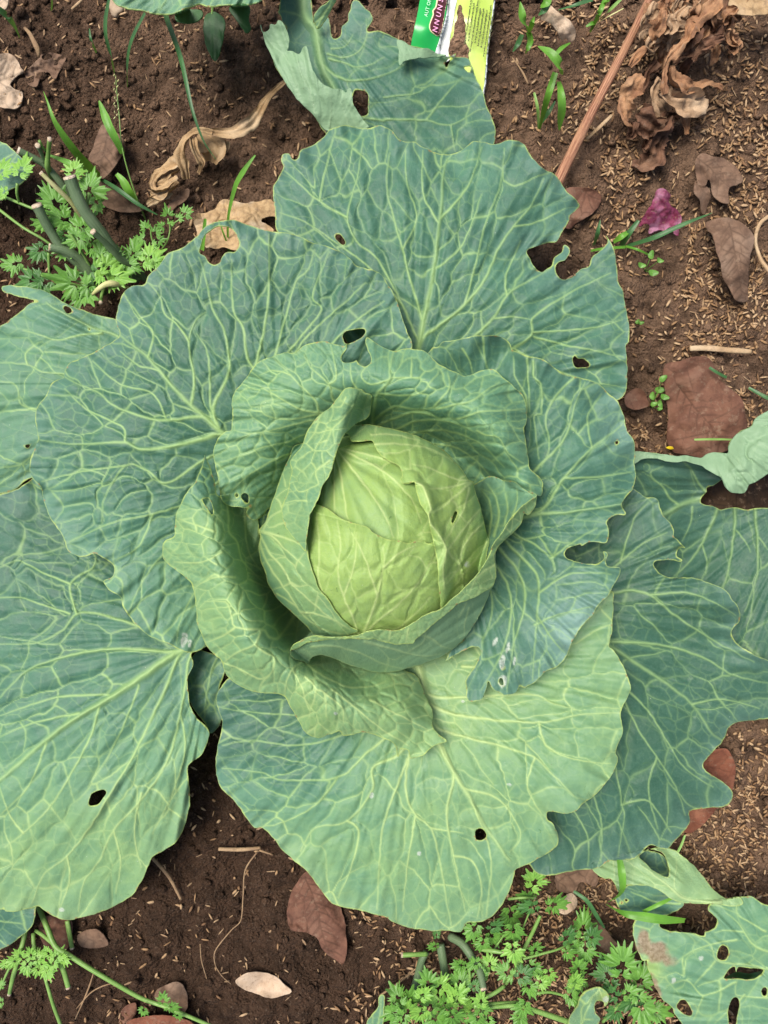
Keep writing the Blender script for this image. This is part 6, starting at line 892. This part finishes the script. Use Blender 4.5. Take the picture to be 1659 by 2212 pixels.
for P, zs_, r, m in [(((912, 1072), (880, 930), (830, 830), (740, 700), (640, 640)), (.055, .045, .035, .025, .015), (6.5, 8, 8.5, 9, 9), 'darkstem'), (((600, 960), (580, 830), (560, 700)), (.02, .02, .02), (9, 9, 9), 'darkstem'), (((340, 1080), (380, 940), (410, 830), (450, 760)), (.01, .015, .02, .02), (7, 8, 8, 7), 'darkstem'), (((245, 790), (340, 785), (450, 780)), (.035, .034, .03), (5, 5, 5), 'stem'), (((1325, 328), (1220, 325), (1110, 335)), (.04, .04, .035), (2.6, 3, 3), 'stem'), (((1070, 770), (980, 755), (870, 740)), (.045, .042, .035), (4, 5, 4), 'stem')]:
    cut_stem(hd, zz(R4(*P), *zs_), r, m)
# --- herb at lower left
he = thing('sprawling_herb', 60, 1990, 'sprawling herb with one long stem and small cut leaflets under the left cabbage leaf tip', 'herb')
for P, zs_, r in [(((250, -40), (310, 90), (380, 250), (450, 410), (560, 480), (700, 570), (900, 690), (1150, 830), (1350, 900), (1659, 1030), (1800, 1090)), (.01, .02, .03, .035, .035, .035, .034, .03, .03, .028, .02), (5, 6, 5.5, 5, 4.5, 4, 3.6)),
                  (((330, 560), (370, 680), (430, 880), (490, 1040), (520, 1120)), (.035, .035, .035, .03, .02), (3, 3.8, 4)), (((290, 280), (350, 320), (420, 380)), (.02, .025, .03), (4, 4)), (((270, 300), (275, 400), (310, 480)), (.02, .025, .03), (4.5, 4)), (((0, 760), (50, 640), (110, 520), (180, 430)), (.015, .02, .025, .02), (2.6, 2.8)), (((200, 480), (300, 500), (440, 470)), (.034, .036, .036), (2, 2))]:
    tube('stem', zz(R6(*P), *zs_), r, M['stem'], he, sides=10)
for P, zs_, r in [(((555, 745), (520, 620), (490, 540), (460, 440)), (.03, .03, .03, .03), (5.5, 5.5, 5)), (((585, 425), (565, 320), (545, 200)), (.015, .015, .015), (4.5, 5, 5)), (((75, 800), (100, 680), (140, 540), (180, 400), (215, 250)), (.02, .02, .02, .018, .015), (4, 5, 5, 5))]:
    cut_stem(he, zz(R6(*P), *zs_), r, 'stem')
for k, (x, y, s, a) in enumerate([(250, 475, 16, 100), (310, 500, 17, 30), (215, 560, 16, 230), (340, 555, 18, 0), (380, 610, 20, -60), (310, 600, 17, 250), (460, 490, 20, 60), (510, 510, 18, -20), (430, 545, 18, 240), (110, 530, 17, 190), (160, 480, 16, 120), (50, 550, 14, 200), (220, 610, 14, 260), (390, 460, 15, 120), (1320, 840, 18, 80), (1385, 900, 17, -10), (1160, 930, 14, 250), (1440, 970, 12, -40), (10, 720, 10, 100), (5, 860, 12, 200)]):
    herb_leaf(he, R6((x, y))[0], s, a, .038, 'herblight' if k < 14 else 'herb', 320+k)

# ------------------------------------------------------------------ grasses
def grass(label, base, blades, name='grass_tuft', cat='grass', group=None, mat='grass'):
    t = thing(name, base[0], base[1], label, cat, group)
    for b in blades:
        P, zs_, w = b[:3]; m = b[3] if len(b) > 3 else mat
        ribbon('blade', zz(P, *zs_), w, M[m], t, vee=.3, tw=b[4] if len(b) > 4 else (0, .15, -.1), across=4, step=5)
    return t
grass('bright green grass shoot with one broad upright blade beside the cut herb stems', (214, 390), [
    (T(0, 0, (440, 780), (330, 660), (240, 530), (205, 440), (188, 395)), (.0, .045, .07, .075, .072), (7, 9, 8, 4, .4)), (R3((870, 440), (760, 390), (640, 320), (430, 238)), (.01, .04, .055, .05), (5, 6, 6, 2)), (R3((870, 440), (1000, 520), (1180, 650), (1360, 750)), (.01, .03, .03, .02), (3, 5, 4, 1), 'grassdark'), (R3((820, 545), (900, 540), (980, 530)), (.02, .03, .02), (2, 4, 1))])
g2 = grass('seeding grass with a thin stalk and pale seed head', (312, 475), [(T(0, 0, (530, 662), (500, 600), (470, 540), (428, 435)), (.055, .065, .07, .07), (5, 8.5, 9, 1.5)), (T(0, 0, (600, 890), (560, 830), (530, 780), (503, 752)), (.015, .03, .035, .035), (2, 8, 9, 4))])
tube('stalk', zz(T(0, 0, (630, 950), (590, 850), (550, 730), (525, 620), (515, 500), (505, 400), (500, 325)), .0, .03, .05, .06, .065, .068, .07), (2, 1.8, 1.6, 1.4, 1.2, 1, .6), M['stem'], g2)
for k in range(16):
    u, v = Z560((1350+((k*7) % 5-2)*11-8, 880+k*33))[0]
    tube('seed', [(u, v, .07), (u+random.uniform(-3, 3), v-5, .072)], (1.9, .5), M['palestem'], g2, sides=5)
grass('long dark arching grass blade crossing the twisted tan leaf', (355, -20), [(T(0, 0, (700, -60), (715, 60), (780, 250), (830, 470), (880, 610), (935, 690)), (.0, .06, .08, .08, .07, .06), (5, 5.5, 5, 4, 2.6, .4), 'grassdark')])
grass('upright grass blade rising behind the holed cabbage leaf', (493, 545), [(T(0, 0, (990, 1090), (985, 1000), (990, 920), (1020, 800), (1060, 730), (1103, 670)), (.0, .03, .05, .07, .08, .085), (3, 3, 3.4, 5, 6, 1.5)), (T(0, 0, (1000, 1095), (970, 1020), (945, 950)), (.0, .03, .04), (2, 2, 1)), (Z540((690, 2010), (710, 1850), (725, 1670)), (.03, .04, .05), (5, 5, 3))])
grass('grass shoot with three broad blades beside the reddish stalk', (1165, 310), [(Z2000((350, 1690), (420, 1400), (480, 1200), (560, 940)), (.0, .03, .045, .05), (2, 6, 7.5, 6)), (Z2000((630, 960), (620, 860), (570, 770), (480, 680), (335, 600)), (.05, .07, .075, .075, .07), (5, 9.5, 10, 8, .8)), (Z2000((605, 1060), (630, 1200), (640, 1400), (610, 1690)), (.05, .055, .05, .03), (4, 9, 9.5, 1)), (Z2000((560, 720), (640, 630), (755, 555)), (.05, .05, .045), (4, 5, 1)), (Z2000((345, 1690), (330, 1400), (285, 1200)), (.0, .02, .025), (2.5, 3.5, 2.5), 'stem'), (Z2000((390, 1580), (480, 1450), (560, 1310)), (.01, .02, .02), (3, 5, 1), 'grassdark')])
grass('short grass shoot with spread blades between packet and whitish leaf', (1140, 75), [(Z2000((215, 430), (190, 330), (140, 240), (105, 20)), (.02, .05, .06, .065), (5, 8, 8, .5)), (Z2000((215, 430), (235, 540), (200, 640), (175, 700)), (.02, .04, .04, .03), (6, 7, 5, .6)), (Z2000((130, 450), (80, 560), (10, 670)), (.02, .03, .025), (4, 6, 1), 'grassdark'), (Z2000((230, 400), (260, 300), (290, 215)), (.02, .04, .045), (4, 6, 1)), (Z2000((480, 60), (420, 130), (340, 200)), (.04, .045, .04), (4, 7, 1), 'grassdark'), (Z2000((490, -40), (440, 40), (370, 90)), (.05, .05, .045), (4, 10, 3))])
grass('yellow-green grass tuft above the reddish stalk', (1275, 70), [(Z2000((1010, 420), (1070, 300), (1140, 150), (1210, -20)), (.0, .03, .05, .05), (2, 4, 5.5, 4)), (Z2000((1020, 400), (1060, 300), (960, 345)), (.01, .03, .03), (2, 5, 2)), (Z2000((1060, 320), (1250, 150), (1420, -20)), (.01, .04, .05), (2, 4, 3), 'stem'), (Z2000((1080, 320), (1250, 215), (1445, 108)), (.01, .03, .035), (1.2, 1.4, .8), 'palestem'), (Z2000((1180, 90), (1230, 20), (1260, -40)), (.045, .055, .06), (3, 5, 4)), (Z2000((600, 130), (800, 75), (1040, -10)), (.02, .03, .03), (1, 4, 5), 'grassdark')])
grass('dark grass blade pointing at the purple leaf from the cabbage spike', (1335, 535), [(Z2300((350, 860), (600, 780), (900, 645), (1145, 548)), (.005, .03, .04, .04), (4, 5.5, 4.5, .4), 'grassdark'), (Z2300((300, 850), (370, 740), (460, 618)), (.005, .02, .025), (6, 6.5, 3), 'grassdark'), (Z2300((340, 860), (450, 890), (550, 935)), (.01, .02, .01), (3, 3, 2)), (Z2300((20, 900), (150, 880), (340, 865)), (.01, .02, .01), (3, 3, 3)), (Z2300((40, 850), (80, 740), (105, 615)), (.01, .03, .035), (4, 5, 1), 'grassdark'), (Z2300((230, 820), (300, 770), (360, 730)), (.01, .02, .02), (3, 7, 4))])
grass('grass blades lying across the twisted pale cabbage leaf fold', (1315, 1950), [(R5((270, 385), (360, 330), (400, 260), (395, 140), (375, 20)), (.03, .06, .085, .09, .085), (.8, 4, 7, 8.5, 6)), (R5((260, 400), (420, 480), (600, 510), (750, 530), (940, 540)), (.03, .055, .06, .06, .05), (1, 7, 10, 9.5, 5)), (R5((580, 465), (720, 400), (850, 335)), (.055, .06, .055), (4, 4.5, 3)), (R5((-20, 290), (90, 370), (170, 490), (245, 610)), (.03, .035, .03, .02), (3, 4.5, 4.5, 2), 'grassdark')])
grass('dark grass leaf curled inside the torn hole of the riddled leaf', (1620, 2115), [(R5((1275, 1045), (1380, 1010), (1480, 1030), (1560, 1010), (1640, 970)), (.02, .03, .03, .03, .02), (1, 6, 8, 7, 5), 'grassdark')])
grass('thin green blade resting on the squarish brown leaf', (1590, 950), [(R8((1280, 505), (1100, 500), (950, 500), (790, 505)), (.05, .05, .052, .052), (1.6, 2.2, 2.4, 2), 'stem')])
grass('two dark upright grass blades left of the neighbouring leaf', (255, 160), [(Z560((1330, 850), (1290, 660), (1230, 420), (1225, 220), (1265, -20)), (.0, .03, .05, .06, .07), (2, 4, 4.5, 4.5, 3), 'grassdark'), (Z560((1480, 1020), (1475, 800), (1500, 560), (1560, 380), (1680, 150)), (.0, .03, .05, .06, .07), (4, 4.5, 4.5, 4, 3), 'grassdark'), (Z560((1150, 680), (1090, 540), (1050, 450), (1035, 330)), (.0, .02, .03, .03), (3, 3.4, 3, 1), 'grassdark'), (Z560((600, 120), (605, 50), (600, -40)), (.0, .02, .04), (3, 3, 2), 'grassdark')])
grass('blue-green grass blade in the corner above the beige leaf', (38, 75), [(Z560((230, 440), (180, 320), (80, 190), (-40, 90)), (.0, .02, .04, .05), (1, 4, 8, 6), 'grassdark')])
grass('short grass blade beside the small stick near the riddled leaf', (1465, 1850), [(T(1, 3, (1300, 290), (1280, 340), (1250, 385), (1215, 380)), (.05, .05, .05, .045), (2, 3, 3, 1), 'stem')])
grass('thin green stalk on the soil past the stick', (1650, 850), [(T(1, 1, (1720, 640), (1650, 610), (1575, 570)), (.02, .02, .015), (4, 4, 3), 'grassdark'), (T(1, 1, (1405, 482), (1440, 505), (1480, 525)), (.04, .04, .035), (3, 3.5, 3), 'grassdark')])
# broad weeds in the shade of the neighbouring leaf
wd = thing('broadleaf_weed', 460, 10, 'dark broad-leaved weed in the shade under the neighbouring cabbage leaf', 'weed')
for k, o in enumerate([T(0, 0, (880, 80), (900, 55), (930, 50), (965, 80), (972, 130), (960, 200), (930, 262), (900, 220), (880, 150)), T(0, 0, (755, 60), (800, 40), (870, 45), (875, 70), (840, 95), (790, 102), (760, 90)), T(0, 0, (990, 40), (1030, 15), (1080, 30), (1072, 80), (1088, 125), (1062, 142), (1030, 100))]):
    P = patch(o, None, zfun=lambda x, y: np.full(np.shape(x), .03), cell=0, ruffle=.002, rough=.002, base=(460, 0), gap=.004, seed=90+k); V, Fc, at = P; mesh_obj('leaf', V, Fc, M['weed'], wd, at)
tube('stem', [(460, 5, -.005), (458, 30, .03)], (3, 2.5), M['stem'], wd)
def seedling(label, base, leaves, st):
    t = thing('seedling', base[0], base[1], label, 'seedling')
    for k, (p, s, a) in enumerate(leaves):
        n = 20; A = np.linspace(0, 2*math.pi, n, endpoint=False); z = .018+.003*k; sc_ = s*(H-z)/F; c0 = pos(p[0], p[1], z); ca, sa = math.cos(math.radians(a)), math.sin(math.radians(a))
        V = [c0+np.array([0, 0, -.001])]
        for q in A:
            x, y = math.cos(q)*1.0, math.sin(q)*.62; V.append(c0+np.array([(x*ca-y*sa)*sc_, (x*sa+y*ca)*sc_, .0015*math.cos(2*q)]))
        mesh_obj('leaf', np.array(V), [[0, 1+i, 1+(i+1) % n] for i in range(n)], M['herb'], t, dict(uvx=np.zeros(n+1), uvy=np.zeros(n+1)))
        tube('stem', [(base[0], base[1], -.002), ((base[0]+p[0])/2, (base[1]+p[1])/2, .012), (p[0], p[1], z-.0005)], (1.2, 1), M['stem'], t, sides=5)
seedling('tiny three-leaved seedling on bare soil beside the cabbage spike', Z2300((520, 1090))[0], [(Z2300((580, 940))[0], 10, 80), (Z2300((490, 1030))[0], 9, 160), (Z2300((595, 1100))[0], 11, -10), (Z2300((660, 985))[0], 8, -30)], 0)
seedling('small seedling with round leaves beside the squarish brown leaf', T(1, 1, (1150, 655))[0], [(T(1, 1, p)[0], s, a) for p, s, a in [((1190, 578), 11, 0), ((1160, 605), 9, 90), ((1212, 608), 10, -20), ((1165, 640), 8, 200), ((1195, 640), 8, 280), ((1205, 530), 10, 40), ((1190, 660), 6, 0)]], 0)
seedling('tiny two-leaved sprout on husks right of the top cabbage leaf', T(1, 1, (1100, 295))[0], [(T(1, 1, (1095, 285))[0], 6, 60), (T(1, 1, (1110, 288))[0], 6, 0)], 0)
litter('yellow_petal', R8((460, 600), (490, 588), (530, 595), (540, 610), (510, 615)), plain('petal', (.75, .55, .02), None, .5), 'tiny yellow petal at the tip of the squarish brown leaf', 'petal', lift=.02, cell=0, seed=77)

# ------------------------------------------------------------------ rice husks, crumbs and fibres (uncountable)
def scatter(n, dens, seed):
    r = np.random.default_rng(seed); x = r.uniform(-140, 1800, n*6); y = r.uniform(-140, 2350, n*6)
    k = r.random(len(x)) < dens(x, y); return x[k][:n], y[k][:n]
def dens_husk(x, y):
    d = .05+.62*sstep(1050, 1400, x)+.22*sstep(1700, 1950, y)*sstep(500, 1000, x)
    d = d-.25*np.exp(-((x-1330)**2+(y-480)**2)/12000.)+.5*np.exp(-((x-1590)**2+(y-430)**2)/20000.)+.35*np.exp(-((x-1330)**2+(y-120)**2)/9000.)+.35*np.exp(-((x-1150)**2+(y-2060)**2)/60000.)+.25*np.exp(-((x-470)**2+(y-140)**2)/16000.)
    return np.clip(d*(.12+1.9*np.clip(.42+2.4*fbm(x, y, 90, 7, 4), 0, 1)), .015, 1)
def scatter_mesh(name, V0, F0, x, y, sx, sy, sz, rz, tx, lift, mat, kind='stuff', label=None, cat=None):
    p = pos(x, y, 0*x); z = ground_z(p[:, 0], p[:, 1]); n = len(x); V0 = np.asarray(V0)
    v = V0[None]*np.stack([sx, sy, sz], 1)[:, None]
    ct, st = np.cos(tx)[:, None], np.sin(tx)[:, None]; v = np.stack([v[..., 0]*ct+v[..., 2]*st, v[..., 1], -v[..., 0]*st+v[..., 2]*ct], -1)
    c, s = np.cos(rz)[:, None], np.sin(rz)[:, None]; v = np.stack([v[..., 0]*c-v[..., 1]*s, v[..., 0]*s+v[..., 1]*c, v[..., 2]], -1)
    v = v+np.stack([p[:, 0], p[:, 1], z+lift], 1)[:, None]
    Fa = (np.asarray(F0)[None]+(np.arange(n)*len(V0))[:, None, None]).reshape(-1, np.asarray(F0).shape[1])
    o = mesh_obj(name, v.reshape(-1, 3), Fa, mat, None, dict(rnd=np.repeat(np.random.default_rng(8).random(n), len(V0)))); o['kind'] = kind; tag(o, label, cat); return o
hv = [(-1, 0, 0)]+[(u, w*math.cos(k*math.pi/2+.5), w*math.sin(k*math.pi/2+.5)) for u, w in ((-.35, .95), (.45, .85)) for k in range(4)]+[(1.05, 0, .15)]; hf = []
for k in range(4):
    k2 = (k+1) % 4; hf += [(0, 1+k2, 1+k), (5+k, 5+k2, 9), (1+k, 1+k2, 5+k2), (1+k, 5+k2, 5+k)]
R_ = np.random.default_rng(5)
x, y = scatter(11500, dens_husk, 3); n = len(x)
scatter_mesh('rice_husks', hv, hf, x, y, R_.uniform(.0022, .0050, n), R_.uniform(.0007, .0017, n), R_.uniform(.0005, .0013, n), R_.uniform(0, 6.28, n), R_.normal(0, .40, n), R_.uniform(.0006, .0042, n), M['husk'], label='loose tan rice husks scattered over the soil', cat='rice husks')
# soil crumbs
def ico():
    import bmesh
    b = bmesh.new(); bmesh.ops.create_icosphere(b, subdivisions=1, radius=1); V = np.array([v.co for v in b.verts]); Fc = [[v.index for v in f.verts] for f in b.faces]; b.free()
    r = np.random.default_rng(2); return V*(1+.35*(r.random((len(V), 1))-.5)), Fc
iv, if_ = ico()
dc = lambda x, y: np.clip(.5+.9*fbm(x, y, 120, 17, 3)+.25*sstep(700, 200, x)*sstep(700, 300, y), .05, 1)
x, y = scatter(11000, dc, 9); n = len(x); s_ = .0007+.0046*R_.random(n)**4.5
scatter_mesh('soil_crumbs', iv, if_, x, y, s_*R_.uniform(.8, 1.4, n), s_*R_.uniform(.7, 1.2, n), s_*R_.uniform(.6, 1., n), R_.uniform(0, 6.28, n), R_.normal(0, .3, n), s_*.3, M['crumb'], label='fine crumbs of brown earth', cat='soil')
# broken chaff: thin flat flakes and fibres
fv = [(-1, -.5, 0), (-.2, -1, .3), (1, -.4, 0), (.9, .5, .1), (0, 1, -.2), (-.9, .5, .2)]; ff = [(0, 1, 5), (1, 4, 5), (1, 2, 4), (2, 3, 4)]
x, y = scatter(3400, lambda x, y: dens_husk(x, y)*.6+.25, 21); n = len(x)
scatter_mesh('chaff', fv, ff, x, y, R_.uniform(.0012, .0042, n), R_.uniform(.0004, .0011, n), R_.uniform(.0002, .0012, n), R_.uniform(0, 6.28, n), R_.normal(0, .4, n), R_.uniform(.0006, .0022, n), M['fibre'], label='broken straw chaff mixed into the soil', cat='chaff')
